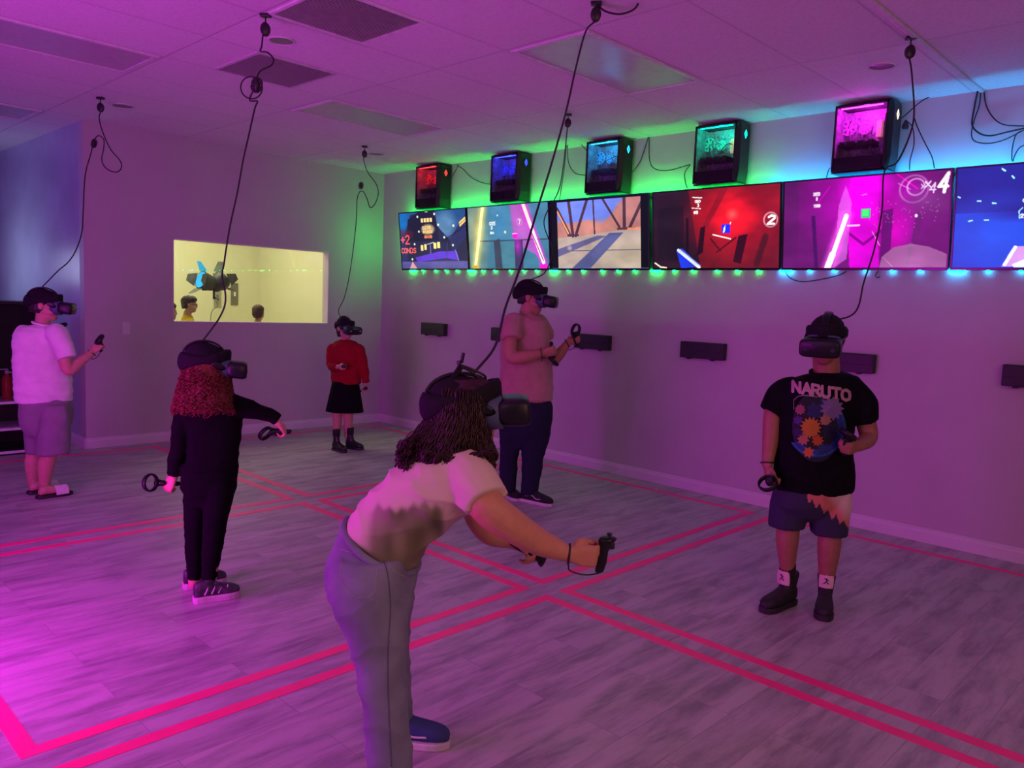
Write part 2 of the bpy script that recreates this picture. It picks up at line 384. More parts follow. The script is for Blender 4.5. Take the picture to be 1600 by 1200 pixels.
PW, PH = 288, 162
def pic_city():
    p = Pic(PW, PH, (42, 44, 88), 16 / 9)
    p.rect(0, 1, 0, .45, (34, 74, 128)); p.blob((.7, .25), .2, .32, (92, 132, 172), .9, .6); p.blob((.05, .1), .14, .3, (20, 110, 190), .9, .6)
    p.poly([(.1, 1), (.08, .35), (.18, .04), (.56, .0), (.58, .25), (.75, .5), (1, .3), (1, 1)], (34, 36, 72))
    p.poly([(.12, .5), (.13, .12), (.3, 0), (.56, 0), (.6, .5)], (28, 26, 56)); p.poly([(.75, .5), (1, .08), (1, .45), (.8, .75)], (40, 46, 96))
    p.seg((.62, .55), (1, .28), .015, (22, 22, 50)); p.seg((.2, .5), (.72, .5), .012, (20, 20, 46))
    for x in (.34, .385, .43, .475): p.rect(x, x + .036, .115, .185, (255, 226, 150))
    p.blob((.44, .31), .12, .11, (196, 168, 120), .9, .35); write(p, '0235', .355, .255, .026, .05, .012, (255, 225, 160)); write(p, '8052', .36, .33, .03, .04, .012, (250, 205, 130))
    write(p, '505', .385, .42, .03, .04, .012, (255, 150, 90)); p.seg((.38, .44), (.5, .44), .03, (240, 120, 80), .5)
    for x0, x1, y0, y1 in ((.315, .355, .58, .68), (.37, .405, .57, .67), (.515, .555, .55, .65), (.57, .61, .54, .64)): p.rect(x0, x1, y0, y1, (250, 220, 130))
    p.rect(.42, .51, .56, .8, (38, 34, 78)); p.seg((.465, .58), (.465, .78), .008, (150, 140, 190))
    p.seg((.42, .57), (.52, .54), .012, (200, 190, 200))
    p.poly([(.9, .22), (.99, .13), (1, .2), (.91, .3)], (235, 190, 110)); p.seg((.91, .25), (1, .17), .01, (60, 40, 60))
    p.poly([(.22, .8), (.6, .7), (.85, .7), (.88, .86), (.7, .82), (.25, .88)], (92, 56, 200)); p.rect(0, 1, .87, 1, (84, 80, 150)); p.blob((.7, .92), .35, .1, (110, 104, 170), .7)
    p.seg((.72, .56), (.7, .84), .02, (60, 56, 120)); p.seg((.83, .68), (.87, .86), .012, (150, 150, 190))
    for c in ((.29, .08), (.55, .05), (.3, .34), (.6, .24), (.68, .46), (.22, .56), (.82, .27), (.17, .83), (.8, .6)): p.blob(c, .018, .028, (255, 250, 225), 1, .5)
    p.rect(.41, .45, 0, .012, (255, 245, 220))
    p.seg((.0, .36), (.17, .38), .09, (120, 30, 60), .5, .06); write(p, '+2', .005, .4, .06, .15, .026, (255, 96, 100), .25)
    write(p, 'CONDS', .0, .63, .038, .085, .017, (255, 100, 96), .3)
    p.poly([(.12, 1), (.17, .87), (.24, 1)], (232, 160, 170)); p.mottle(.10); return p
def pic_sabers():
    p = Pic(PW, PH, (62, 118, 146), 16 / 9)
    p.rect(0, 1, 0, .54, (70, 128, 158)); p.blob((.1, .4), .2, .9, (176, 168, 110), .9); p.blob((.42, .3), .16, .4, (70, 150, 210), .8)
    p.poly([(.55, 0), (.75, 0), (.98, 1), (.84, .78), (.6, .6)], (190, 84, 190), .75); p.blob((.68, .22), .16, .45, (205, 90, 200), .8)
    p.rect(.12, 1, .545, .56, (60, 66, 84)); p.poly([(.33, .55), (.41, .52), (.43, 1), (.34, 1)], (58, 66, 88)); p.poly([(.59, .55), (.69, .55), (.69, 1), (.59, 1)], (62, 52, 96)); p.blob((.63, .65), .06, .2, (200, 40, 200), .9)
    p.poly([(.43, .58), (.59, .58), (.59, 1), (.44, 1)], (72, 130, 146), .7)
    p.seg((.2, .02), (.075, .96), .12, (240, 225, 120), .55, .10); p.seg((.2, .02), (.075, .96), .07, (255, 246, 176)); p.seg((.045, .97), (.1, .97), .05, (210, 170, 40))
    p.seg((.71, .0), (.93, .9), .10, (235, 60, 220), .7, .08); p.seg((.71, .0), (.93, .9), .065, (255, 240, 240)); p.seg((.79, .4), (.93, .88), .018, (150, 60, 120)); p.seg((.73, .03), (.8, .38), .012, (250, 220, 150)); p.seg((.9, .97), (.96, .97), .07, (235, 20, 200))
    p.blob((.6, .48), .035, .05, (255, 20, 200), 1, .2); p.seg((.575, .45), (.625, .45), .015, (255, 190, 240))
    write(p, '035', .285, .25, .02, .05, .012, (250, 255, 255)); write(p, '2', .3, .32, .02, .04, .012, (250, 255, 255)); write(p, '50', .29, .41, .02, .03, .012, (240, 255, 255))
    p.ring((.66, .27), .055, .008, (225, 160, 225), .7); write(p, '7', .65, .24, .02, .06, .014, (250, 240, 250))
    p.blob((.39, .15), .014, .02, (230, 250, 255), 1, .6); p.blob((.48, .42), .02, .03, (255, 230, 190), 1, .6); p.mottle(.08); return p
def pic_canyon():
    p = Pic(PW, PH, (104, 128, 232), 16 / 9)
    p.rect(0, 1, 0, .5, (112, 132, 232)); p.poly([(.07, .3), (.2, .34), (.4, .3), (.55, .36), (.64, .25), (.7, .12), (.8, 0), (1, 0), (1, .56), (0, .56)], (190, 124, 118)); p.blob((.5, .4), .3, .14, (214, 140, 120), .7); p.blob((.86, .15), .2, .3, (160, 104, 104), .6)
    p.poly([(0, .55), (.3, .53), (.7, .47), (1, .47), (1, 1), (0, 1)], (176, 156, 146)); p.blob((.8, .85), .5, .3, (184, 172, 136), .5)
    p.poly([(.62, .5), (.76, .5), (.42, 1), (.22, 1)], (82, 86, 134)); p.poly([(.05, .72), (.5, .53), (.6, .54), (.2, .76), (.05, .84)], (96, 90, 134)); p.rect(0, 1, .735, .75, (92, 84, 112))
    br = (74, 48, 62)
    for a, b, w in (((.2, .02), (.24, .52), .055), ((.4, 0), (.27, .52), .05), ((.46, 0), (.47, .5), .028), ((.55, 0), (.72, .42), .035), ((.77, 0), (.77, .44), .055), ((.97, 0), (.82, .44), .05)): p.seg(a, b, w, br)
    p.seg((.07, .12), (.2, .5), .06, br); p.seg((.075, .16), (.19, .48), .025, (250, 160, 110)); p.rect(.18, .3, .5, .53, br); p.rect(.7, .87, .43, .46, (90, 56, 62)); p.rect(.8, 1, .44, .47, (236, 140, 104))
    p.blob((.2, .7), .035, .05, (196, 180, 180), .9); p.mottle(.10); p.rect(0, .07, 0, 1, (6, 9, 12)); p.rect(.925, 1, 0, 1, (6, 12, 12)); p.rect(0, 1, 0, .02, (6, 9, 12)); return p
def pic_red():
    p = Pic(PW, PH, (40, 22, 34), 16 / 9)
    p.poly([(.3, 0), (1, 0), (1, 1), (.4, 1)], (112, 22, 30)); p.blob((.66, .36), .5, .6, (190, 16, 30), .9); p.blob((.66, .33), .22, .34, (255, 26, 40), 1, .8); p.blob((.65, .33), .06, .09, (255, 110, 100), .8)
    p.poly([(.42, .45), (.56, .0), (.62, 0), (.45, .5)], (120, 18, 30), .7); p.poly([(.4, .48), (.44, .46), (.42, .8), (.37, .84)], (36, 12, 22)); p.poly([(.7, .6), (.77, .58), (.72, .95), (.66, .92)], (44, 10, 20)); p.seg((.48, .62), (.56, .78), .02, (70, 14, 24)); p.seg((.68, .62), (.53, .8), .02, (70, 14, 24)); p.seg((.9, .62), (.84, .95), .06, (60, 20, 20), .8, .03)
    p.rect(.04, .26, .2, .9, (24, 18, 28), .6); p.rect(.28, .3, .35, .85, (26, 14, 24))
    p.poly([(.2, .78), (.25, .74), (.4, .98), (.24, 1)], (26, 60, 230)); p.seg((.215, .765), (.39, .99), .04, (240, 246, 255)); p.seg((.23, .75), (.4, .97), .012, (120, 150, 255))
    p.seg((.01, .93), (.06, .985), .02, (255, 226, 210)); p.seg((.06, .985), (.11, .995), .02, (255, 226, 210))
    p.seg((.5, .575), (.64, .635), .014, (255, 220, 215)); p.rect(.57, .635, .45, .56, (20, 40, 255)); p.poly([(.585, .5), (.6, .46), (.595, .54), (.58, .56)], (220, 235, 255)); p.seg((.635, .45), (.64, .43), .01, (255, 240, 240))
    p.seg((.335, .09), (.41, .105), .012, (255, 235, 235)); write(p, '050', .355, .13, .012, .03, .01, (255, 240, 240)); write(p, '3', .375, .175, .012, .04, .009, (255, 230, 230)); p.seg((.33, .225), (.4, .24), .009, (255, 235, 235)); write(p, '85', .345, .27, .014, .03, .01, (255, 240, 240))
    p.ring((.935, .42), .085, .014, (210, 150, 160), .9); write(p, '2', .915, .37, .045, .1, .026, (255, 250, 250), slant=.08); p.mottle(.16); return p
def pic_magenta():
    p = Pic(PW, PH, (96, 22, 100), 16 / 9)
    p.blob((.5, .2), .45, .8, (200, 0, 190), .95); p.poly([(.43, 0), (.6, 0), (.6, .4), (.62, 1), (.44, 1), (.42, .5)], (240, 0, 230), .8); p.blob((.52, .12), .18, .3, (255, 0, 250), 1, .7); p.blob((.7, .62), .14, .5, (235, 0, 200), .8)
    p.rect(0, .1, 0, 1, (84, 24, 90), .5); p.poly([(.185, .4), (.21, .4), (.24, 1), (.215, 1)], (60, 16, 84)); p.poly([(.63, .38), (.69, .36), (.68, 1), (.62, 1)], (96, 14, 104)); p.poly([(.82, .42), (.86, .42), (.82, 1), (.78, 1)], (92, 24, 96)); p.seg((.62, .6), (.52, .74), .03, (130, 0, 130)); p.seg((.42, .6), (.52, .74), .03, (130, 0, 130))
    p.poly([(.36, .3), (.4, .08), (.44, .28), (.42, .9), (.34, 1)], (220, 120, 230), .55)
    p.seg((.41, .42), (.305, 1), .10, (255, 90, 240), .6, .07); p.seg((.41, .42), (.305, 1), .05, (255, 236, 255)); p.seg((.33, .85), (.3, 1), .07, (255, 236, 255)); p.seg((.42, .53), (.49, .525), .018, (255, 200, 255))
    p.seg((.23, .25), (.3, .08), .01, (220, 0, 210)); p.seg((.7, .0), (.82, .17), .012, (230, 0, 190)); p.seg((.71, .1), (.78, .17), .008, (225, 90, 210)); p.seg((.57, .6), (.62, .76), .006, (250, 150, 250))
    p.rect(.5, .555, .35, .45, (0, 196, 100)); p.rect(.508, .547, .36, .43, (60, 236, 120)); p.seg((.5, .2), (.53, .19), .006, (240, 150, 240))
    write(p, '0850', .195, .14, .008, .035, .009, (255, 225, 255), .4); write(p, '8', .212, .195, .012, .035, .009, (255, 225, 255)); write(p, '1580', .198, .275, .008, .03, .008, (255, 225, 255), .4)
    p.ring((.8, .17), .14, .014, (200, 130, 200), .6); p.ring((.81, .15), .085, .012, (225, 170, 225), .7)
    p.blob((.87, .3), .2, .2, (130, 70, 140), .6)
    write(p, 'x', .84, .11, .02, .06, .010, (190, 160, 200)); write(p, 'x', .862, .08, .028, .08, .014, (215, 190, 220)); write(p, '4', .885, .12, .03, .1, .014, (220, 190, 225), slant=.08); write(p, '4', .93, .03, .045, .19, .032, (255, 245, 255), slant=.1)
    p.poly([(.62, 1), (.635, .88), (.7, .78), (.8, .745), (.9, .78), (1, .86), (1, 1)], (158, 92, 150)); p.seg((.64, .88), (.7, .99), .006, (200, 130, 200)); p.seg((.8, .75), (.78, 1), .03, (130, 100, 130), .5)
    for k in range(60):
        c = (RNG.uniform(.55, .97), RNG.normal(.42, .08)); p.blob(c, .004, .008, (225, 140, 215), .6, .6)
    p.blob((.82, .45), .01, .022, (255, 240, 255), 1, .4); p.mottle(.10); return p
def pic_blue():
    p = Pic(PW, PH, (0, 62, 204), 16 / 9)
    p.rect(0, 1, 0, .45, (4, 36, 140)); p.blob((.2, .7), .4, .5, (0, 84, 226), .9); p.blob((.4, .45), .3, .12, (4, 24, 120), .9); p.blob((.7, .5), .3, .5, (0, 110, 240), .7)
    for a, b in (((.22, .03), (.235, .055)), ((.27, .11), (.28, .13)), ((.01, .28), (.02, .29)), ((.11, .33), (.125, .335)), ((.185, .36), (.2, .362)), ((.07, .53), (.09, .525)), ((.15, .525), (.17, .525)), ((.36, .63), (.38, .67))): p.seg(a, b, .013, (160, 240, 255))
    write(p, '0850', .33, .335, .01, .03, .009, (225, 240, 255), .4); write(p, '0', .345, .385, .012, .035, .009, (225, 240, 255)); write(p, '2157', .325, .48, .012, .035, .009, (225, 240, 255), .4); p.seg((.315, .45), (.33, .42), .01, (150, 220, 255)); p.seg((.315, .45), (.32, .52), .01, (150, 220, 255))
    p.poly([(.25, .99), (.3, .8), (.33, .79), (.7, .86), (.7, 1)], (206, 150, 222)); p.seg((.265, .97), (.31, .8), .03, (255, 250, 255)); p.poly([(.3, .97), (.38, .9), (.5, .86), (.5, 1), (.31, 1)], (250, 240, 255)); p.blob((.4, .94), .03, .04, (190, 20, 60), 1, .3)
    p.mottle(.06); return p

# ---------------------------------------------------------------- televisions in one row, tilted forward
M_blackplastic = mat('black_plastic', (0.014, 0.014, 0.017), 0.38, var=0.15, scale=40)
M_bezel = mat('television_bezel', (0.010, 0.010, 0.013), 0.22, var=0.1, scale=30)
M_screen = vmat('television_picture', emit=1.3)
TVX0, TVP, TVH = 0.51, 1.18, 0.664
TVtop, TVbot = V([0, -0.165, 2.541]), V([0, -0.088, 1.882])
tilt = math.atan2(TVbot[1] - TVtop[1], TVtop[2] - TVbot[2])
tv_pics = [pic_city, pic_sabers, pic_canyon, pic_red, pic_magenta, pic_blue]
tv_lab = ['wall television showing a night city with lit windows and red text', 'wall television showing a yellow and a pink light beam on teal',
          'wall television showing dark beams over a desert floor with shadows', 'wall television showing a red glowing tunnel with a blue beam',
          'wall television showing a magenta tunnel with a pink beam and green cube', 'wall television showing a deep blue scene, rightmost of the row']
for i in range(6):
    w_ = 1.168 if i != 2 else 1.15; x0 = TVX0 + i * TVP + 0.004; xc = x0 + w_ / 2; zc = (TVtop[2] + TVbot[2]) / 2; yc = (TVtop[1] + TVbot[1]) / 2
    R = Matrix.Rotation(tilt, 3, 'X'); n_out = V(R @ Vector((0, -1, 0))); up = V(R @ Vector((0, 0, 1))); ce = V([xc, yc, zc]); rx = V([1, 0, 0])
    hh = np.linalg.norm(TVtop - TVbot)
    t = thing('television', tv_lab[i] + (', leftmost' if i == 0 else ''), 'television', (xc, yc + 0.03, zc), 'televisions in a row on the wall')
    MB().box(ce - n_out * 0.022, (w_, 0.04, hh), R, 0.004).build('housing', M_blackplastic, t)
    bz = MB(); b = 0.011
    for dx, dz, sx, sz in ((-w_ / 2 + b / 2, 0, b, hh), (w_ / 2 - b / 2, 0, b, hh), (0, hh / 2 - b / 2, w_ - 2 * b, b), (0, -hh / 2 + b * .8, w_ - 2 * b, b * 1.6)):
        bz.box(ce + rx * dx + up * dz + n_out * 0.002, (sx, 0.008, sz), R, 0.0015)
    bz.build('bezel', M_bezel, t)
    p = tv_pics[i](); iw, ih = w_ - 2 * b, hh - 2.6 * b
    g = ce[None, None] + rx * ((p.u - .5) * iw)[..., None] + up * ((.5 - p.v) * ih + .3 * b)[..., None] + n_out * 0.0008
    idx = np.arange(PW * PH).reshape(PH, PW); fs = np.stack([idx[:-1, :-1], idx[1:, :-1], idx[1:, 1:], idx[:-1, 1:]], -1).reshape(-1, 4)
    mesh_obj('screen', g.reshape(-1, 3), fs.tolist(), M_screen, t, None, p.lin().reshape(-1, 3))
    br = MB(); br.slab(xc - .2, xc + .2, -0.012, -0.001, zc - .15, zc + .15)
    for s in (-1, 1): br.slab(xc + s * .15 - .02, xc + s * .15 + .02, yc + 0.035, -0.011, zc - .12, zc + .12)
    br.build('wall_bracket', M_blackplastic, t)

# ---------------------------------------------------------------- LED strips behind the televisions
M_green = mat('green_led', (0.02, 0.3, 0.1), var=0.01, emit=(0.0, 1.0, 0.10), estr=105)
M_blue = mat('blue_led', (0.02, 0.1, 0.3), var=0.01, emit=(0.0, 0.42, 1.0), estr=105)
M_green_dot = mat('green_led_bulb', (0.02, 0.3, 0.1), var=0.01, emit=(0.0, 1.0, 0.10), estr=75)
M_blue_dot = mat('blue_led_bulb', (0.02, 0.1, 0.3), var=0.01, emit=(0.0, 0.45, 1.0), estr=75)
M_tapeback = mat('led_tape_backing', (0.5, 0.5, 0.5), 0.5)
XS_CH = 5.08
t = thing('led_strip', 'glowing strip light behind the top edge of the televisions, green then blue', 'strip light', (4.0, -0.01, 2.44))
MB().slab(0.56, 7.5, -0.118, -0.114, 2.494, 2.514).build('backing', M_tapeback, t)
MB().slab(0.56, XS_CH, -0.114, -0.104, 2.499, 2.509).build('green_section', M_green, t)
MB().slab(XS_CH, 7.5, -0.114, -0.104, 2.499, 2.509).build('blue_section', M_blue, t)
t = thing('led_strip', 'row of glowing bulbs under the televisions, green then blue', 'strip light', (4.0, -0.01, 1.9))
MB().slab(0.56, 7.5, -0.013, -0.002, 1.888, 1.905).build('backing', M_tapeback, t)
MB().slab(0.528, 0.538, -0.040, -0.030, 1.96, 2.46).build('side_section', M_green, t)
x = 0.62; k = 0
while x < 7.5:
    j = abs(((x - TVX0) / TVP) - round((x - TVX0) / TVP)) * TVP
    big = j < 0.12
    wd = 0.05 if big else 0.009
    gm = M_green_dot if x < XS_CH + .1 else M_blue_dot
    MB().slab(x - wd, x + wd, -0.024, -0.014, 1.880, 1.889, 0.002).build('bulb', gm, t)
    x += 0.2 + (0.03 if k % 3 == 1 else -0.015); k += 1

# ---------------------------------------------------------------- computer cases on the wall over the televisions
M_case = mat('black_case_metal', (0.012, 0.013, 0.016), 0.35, metal=0.2, var=0.1, scale=20)
M_gpu = mat('graphics_card_shroud', (0.03, 0.03, 0.035), 0.4)
M_board = mat('dark_circuit_board', (0.30, 0.30, 0.32), 0.5, var=0.7, scale=60)
M_smoke = bpy.data.materials.new('tinted_side_glass'); M_smoke.use_nodes = True; N = M_smoke.node_tree.nodes; L = M_smoke.node_tree.links
N.remove(N['Principled BSDF']); out = N['Material Output']; fr = N.new('ShaderNodeFresnel'); fr.inputs[0].default_value = 1.45
tr = N.new('ShaderNodeBsdfTransparent'); tr.inputs[0].default_value = (0.8, 0.8, 0.83, 1); gl = N.new('ShaderNodeBsdfGlossy'); gl.inputs['Roughness'].default_value = 0.04
ms = N.new('ShaderNodeMixShader'); nobackface(N, L, fr, ms); L.new(tr.outputs[0], ms.inputs[1]); L.new(gl.outputs[0], ms.inputs[2]); L.new(ms.outputs[0], out.inputs[0])
def computer(x0, colname, colr, strength, rednote=False):
    W, D, H = 0.365, 0.20, 0.455; x1 = x0 + W; yb, yf = -0.012, -0.012 - D; z0, z1 = 2.572, 2.572 + H
    pretty = {'red': 'black computer case glowing red inside, mounted above the televisions', 'blue': 'black computer case glowing deep blue inside, mounted above the televisions',
              'cyan': 'black computer case glowing light blue inside, mounted above the televisions', 'teal': 'black computer case glowing teal green inside, mounted above the televisions',
              'magenta': 'black computer case glowing bright magenta inside, mounted above the televisions'}[colname]
    t = thing('computer_case', pretty, 'computer', ((x0 + x1) / 2, yb, z0), 'computer cases above the televisions')
    s = MB(); th = 0.006
    s.slab(x0, x1, yb - 0.004, yb, z0, z1); s.slab(x0, x1, yf, yb, z0, z0 + th, 0.002); s.slab(x0, x1, yf, yb, z1 - th, z1, 0.002); s.slab(x0, x0 + th, yf, yb, z0, z1)
    s.slab(x0, x1 - 0.03, yf + 0.006, yb, z0 + 0.002, z0 + 0.095)       # power supply shroud
    s.build('chassis', M_case, t)
    fp = MB()   # front panel faces +x: chamfered, thicker in the middle
    ys = [yf, yf + .03, yb - .03, yb]; pr = [0.0, 0.028, 0.028, 0.0]
    vs = []; 
    for zz, k in ((z0, .6), (z0 + .09, 1), (z1 - .05, 1), (z1, .7)):
        for y, d in zip(ys, pr): vs.append((x1 - 0.002 + d * k, y, zz))
    fs = [(r * 4 + c, r * 4 + c + 1, (r + 1) * 4 + c + 1, (r + 1) * 4 + c) for r in range(3) for c in range(3)]
    o = len(vs)
    for zz in (z0, z0 + .09, z1 - .05, z1):
        for y in ys: vs.append((x1 - 0.012, y, zz))
    fs += [(o + r * 4 + c, o + (r + 1) * 4 + c, o + (r + 1) * 4 + c + 1, o + r * 4 + c + 1) for r in range(3) for c in range(3)]
    for r in range(3): fs += [(r * 4, (r + 1) * 4, o + (r + 1) * 4, o + r * 4), (r * 4 + 3, o + r * 4 + 3, o + (r + 1) * 4 + 3, (r + 1) * 4 + 3)]
    for c in range(3): fs += [(c, o + c, o + c + 1, c + 1), (12 + c, 12 + c + 1, o + 12 + c + 1, o + 12 + c)]
    fp.add(vs, fs); fpo = fp.build('front_panel', M_case, t)
    lm = mat('front_badge_' + colname, colr, emit=colr, estr=3.5 if colname != 'magenta' else 1.6, var=.01)
    if colname == 'magenta': lm = mat('front_badge_warm', (1, .85, .6), emit=(1, .8, .55), estr=2, var=.01)
    bd = MB(); cy, cz = (yf + yb) / 2, z1 - 0.085
    for s_, h_ in ((0.030, 0.034), (0.014, 0.016)):
        q = [(x1 + .0285, cy - s_ * .7, cz), (x1 + .0285, cy, cz + h_), (x1 + .0285, cy + s_ * .7, cz), (x1 + .0285, cy, cz - h_)]
        r_ = [tuple(V(p) * [1, 1, 1] + V([0.0, 0, 0])) for p in q]
        if s_ > .02: ring = r_
        else:
            vs = ring + r_; vs2 = [(p[0] - 0.003, p[1], p[2]) for p in vs]
            bd.add(vs + vs2, [(i, (i + 1) % 4, 4 + (i + 1) % 4, 4 + i) for i in range(4)] + [(i, 8 + i, 8 + (i + 1) % 4, (i + 1) % 4) for i in range(4)])
    bd.build('badge', lm, fpo)
    # top mesh cover
    MB().slab(x0 + .01, x1 + .01, yf + .01, yb, z1, z1 + .010, .004).build('dust_cover', M_case, t)
    # inside
    ip = MB(); ip.slab(x0 + .006, x0 + .010, yf + .01, yb - .006, z0 + .1, z1 - .01); ip.slab(x0 + .01, x1 - .04, yb - .006, yb - .003, z0 + .1, z1 - .01); ip.build('inner_panel', mat('grey_inner_panel', (.32, .32, .34), .5, var=.5, scale=25), t)
    b = MB(); b.slab(x0 + .03, x1 - .09, yb - .012, yb - .005, z0 + .12, z1 - .04).build('motherboard', M_board, t)
    g = MB(); g.slab(x0 + .02, x1 - .11, yf + .05, yb - .02, z0 + .175, z0 + .215, .006)
    for k in range(3): g.tube([(x0 + .06 + k * .075, yf + .052, z0 + .195), (x0 + .06 + k * .075, yf + .045, z0 + .195)], .017, 14)
    g.build('graphics_card', M_gpu, t)
    cm = mat('case_light_' + colname, colr, emit=colr, estr=strength, var=.01)
    em = MB(); em.slab(x0 + .03, x1 - .05, yf + .02, yf + .03, z1 - .022, z1 - .016).build('light_bar', cm, t)
    fan = MB()
    for cx, cz, r in ((x0 + .045, z0 + .33, .052), (x0 + .16, z0 + .31, .036)):
        fan.tube([(cx + r * math.cos(a), yb - .06, cz + r * math.sin(a)) for a in np.linspace(0, 2 * math.pi, 25)[:-1]], .0045, 6, closed=True)
        for a in np.linspace(0, 2 * math.pi, 8)[:-1]:
            fan.box((cx + r * .5 * math.cos(a), yb - .055, cz + r * .5 * math.sin(a)), (r * .8, .004, r * .28), Matrix.Rotation(-a, 3, 'Y'))
    fan.build('fan', mat('fan_glow_' + colname, tuple(c * .6 + .1 for c in colr), emit=colr, estr=strength * .06, var=.01), t)
    ram = MB()
    for k in range(3): ram.slab(x1 - .13 + k * .014, x1 - .124 + k * .014, yb - .05, yb - .012, z0 + .25, z0 + .36)
    ram.build('memory_stick', mat('memory_glow_' + colname, colr, emit=(1, .25, .2) if rednote else colr, estr=.7, var=.01), t)
    cb = MB()
    for k in range(7):
        a = V([x0 + RNG.uniform(.05, .25), yb - .03, z0 + RNG.uniform(.2, .38)]); e = V([x0 + RNG.uniform(.05, .3), yb - RNG.uniform(.03, .1), z0 + RNG.uniform(.1, .36)])
        m = (a + e) / 2 + V([RNG.uniform(-.05, .05), -.05, RNG.uniform(-.04, .06)]); cb.tube(spline([a, m, e], 6), .004, 5)
    cb.build('inner_wiring', mat('sleeved_wire', (.25, .25, .27), .5), t)
    MB().slab(x0 + .002, x1 - .002, yf - .004, yf, z0 + .004, z1 - .004).build('glass_panel', M_smoke, t)
    fm = MB(); fw = .012
    fm.slab(x0, x1, yf - .007, yf - .001, z0, z0 + fw * .8); fm.slab(x0, x1, yf - .007, yf - .001, z1 - fw * 1.4, z1); fm.slab(x0, x0 + fw, yf - .007, yf - .001, z0, z1); fm.slab(x1 - fw, x1, yf - .007, yf - .001, z0, z1)
    fm.build('panel_frame', M_case, t)
    bk = MB(); bk.slab(x0 - .004, x1 + .014, yf + .01, yb, z0 - .012, z0 - .004, .002); bk.slab(x0 + .05, x1 - .05, -.012, -.001, z0 - .012, z0 + .3); bk.build('wall_shelf', M_blackplastic, t)
    l = bpy.data.lights.new('case_lamp', 'POINT'); l.energy = strength * .22; l.color = colr; l.shadow_soft_size = .02
    lo = bpy.data.objects.new('case_lamp', l); COL.objects.link(lo); lo.location = ((x0 + x1) / 2, (yf + yb) / 2 - .02, z1 - .05)
computer(0.885, 'red', (1.0, 0.03, 0.03), 7)
computer(2.10, 'blue', (0.03, 0.05, 1.0), 9)
computer(3.345, 'cyan', (0.02, 0.5, 1.0), 9, True)
computer(4.475, 'teal', (0.0, 0.9, 0.55), 9, True)
computer(5.610, 'magenta', (1.0, 0.02, 0.95), 22, True)

# ---------------------------------------------------------------- black wall boxes under the televisions
M_box = mat('matt_black_box', (0.016, 0.016, 0.02), 0.5, var=0.2, scale=12)
bx = [(0.86, 1.265, 'leftmost one, near the room corner'), (2.03, 2.43, 'half hidden behind the standing man'), (3.18, 3.585, 'just right of the standing man'),
      (4.36, 4.77, 'in the bare middle stretch of the wall'), (5.56, 5.965, 'behind the boy in a black shirt'), (6.77, 7.18, 'cut by the right edge of the view')]
for x0, x1, lb in bx:
    t = thing('wall_box', 'low black equipment box on the wall, ' + lb, 'wall box', ((x0 + x1) / 2, 0, 1.14), 'black wall boxes')
    MB().slab(x0, x1, -0.065, -0.001, 1.145, 1.283, .005).build('body', M_box, t)
    m = MB(); m.slab(x0 + .01, x1 - .01, -0.069, -0.064, 1.205, 1.275, .002); m.build('cover', M_box, t)
    for fx in (x0 + .075, x1 - .11): MB().slab(fx - .014, fx + .014, -0.05, -.02, 1.133, 1.146, .002).build('foot', M_blackplastic, t)

# ---------------------------------------------------------------- ceiling fixtures
M_vent = mat('grey_return_grille', (0.60, 0.57, 0.60), 0.6, var=.1, scale=30)
M_frame = mat('white_fixture_frame', (0.66, 0.65, 0.66), 0.4)
M_lens = mat('unlit_light_lens', (0.50, 0.48, 0.50), 0.22, var=.06, scale=14, bump=.2, bscale=220)
def vent(x0, x1, y0, y1, lb, m):
    t = thing('ceiling_vent', lb, 'ceiling vent', ((x0 + x1) / 2, (y0 + y1) / 2, CEIL))
    z = CEIL; f_ = .022; mb = MB(); mb.slab(x0, x1, y0, y0 + f_, z - .008, z); mb.slab(x0, x1, y1 - f_, y1, z - .008, z); mb.slab(x0, x0 + f_, y0 + f_, y1 - f_, z - .008, z); mb.slab(x1 - f_, x1, y0 + f_, y1 - f_, z - .008, z)
    mb.build('frame', m, t); mb = MB(); n = 30
    for k in range(n): mb.box((x0 + f_ + (k + .5) * (x1 - x0 - 2 * f_) / n, (y0 + y1) / 2, z - .0055), (.012, y1 - y0 - 2 * f_, .0015), Matrix.Rotation(.5, 3, 'Y'))
    mb.build('grille', m, t)
    MB().slab(x0 + f_, x1 - f_, y0 + f_, y1 - f_, z - .001, z - .0002).build('duct_back', mat('dark_duct', (.3, .29, .3), .8), t)
vent(2.65, 3.27, -3.40, -2.81, 'dark grey square return vent in the ceiling beside a hanging cable', M_vent)
vent(3.94, 4.53, -3.70, -3.08, 'pale square air diffuser in the ceiling at the top of view', mat('pale_diffuser', (.78, .75, .78), .6))
def troffer(x0, x1, y0, y1, lb):
    t = thing('ceiling_light', lb, 'ceiling light', ((x0 + x1) / 2, (y0 + y1) / 2, CEIL), 'unlit ceiling light panels')
    z = CEIL; f_ = .03; mb = MB()
    mb.slab(x0, x1, y0, y0 + f_, z - .012, z, .002); mb.slab(x0, x1, y1 - f_, y1, z - .012, z, .002); mb.slab(x0, x0 + f_, y0 + f_, y1 - f_, z - .012, z, .002); mb.slab(x1 - f_, x1, y0 + f_, y1 - f_, z - .012, z, .002)
    mb.build('frame', M_frame, t)
    MB().slab(x0 + f_, x1 - f_, y0 + f_, y1 - f_, z - .005, z - .001).build('lens', M_lens, t)
troffer(4.56, 5.16, -2.45, -1.25, 'unlit rectangular ceiling light panel nearest the wall with the teal computer')
troffer(2.03, 2.63, -2.45, -1.25, 'unlit ceiling light panel above the small girl in red')
troffer(2.03, 2.63, -4.95, -3.75, 'unlit ceiling light panel near the far left hanging cable')
troffer(-0.5, 0.1, -4.95, -3.75, 'unlit ceiling light panel over the side corridor opening')
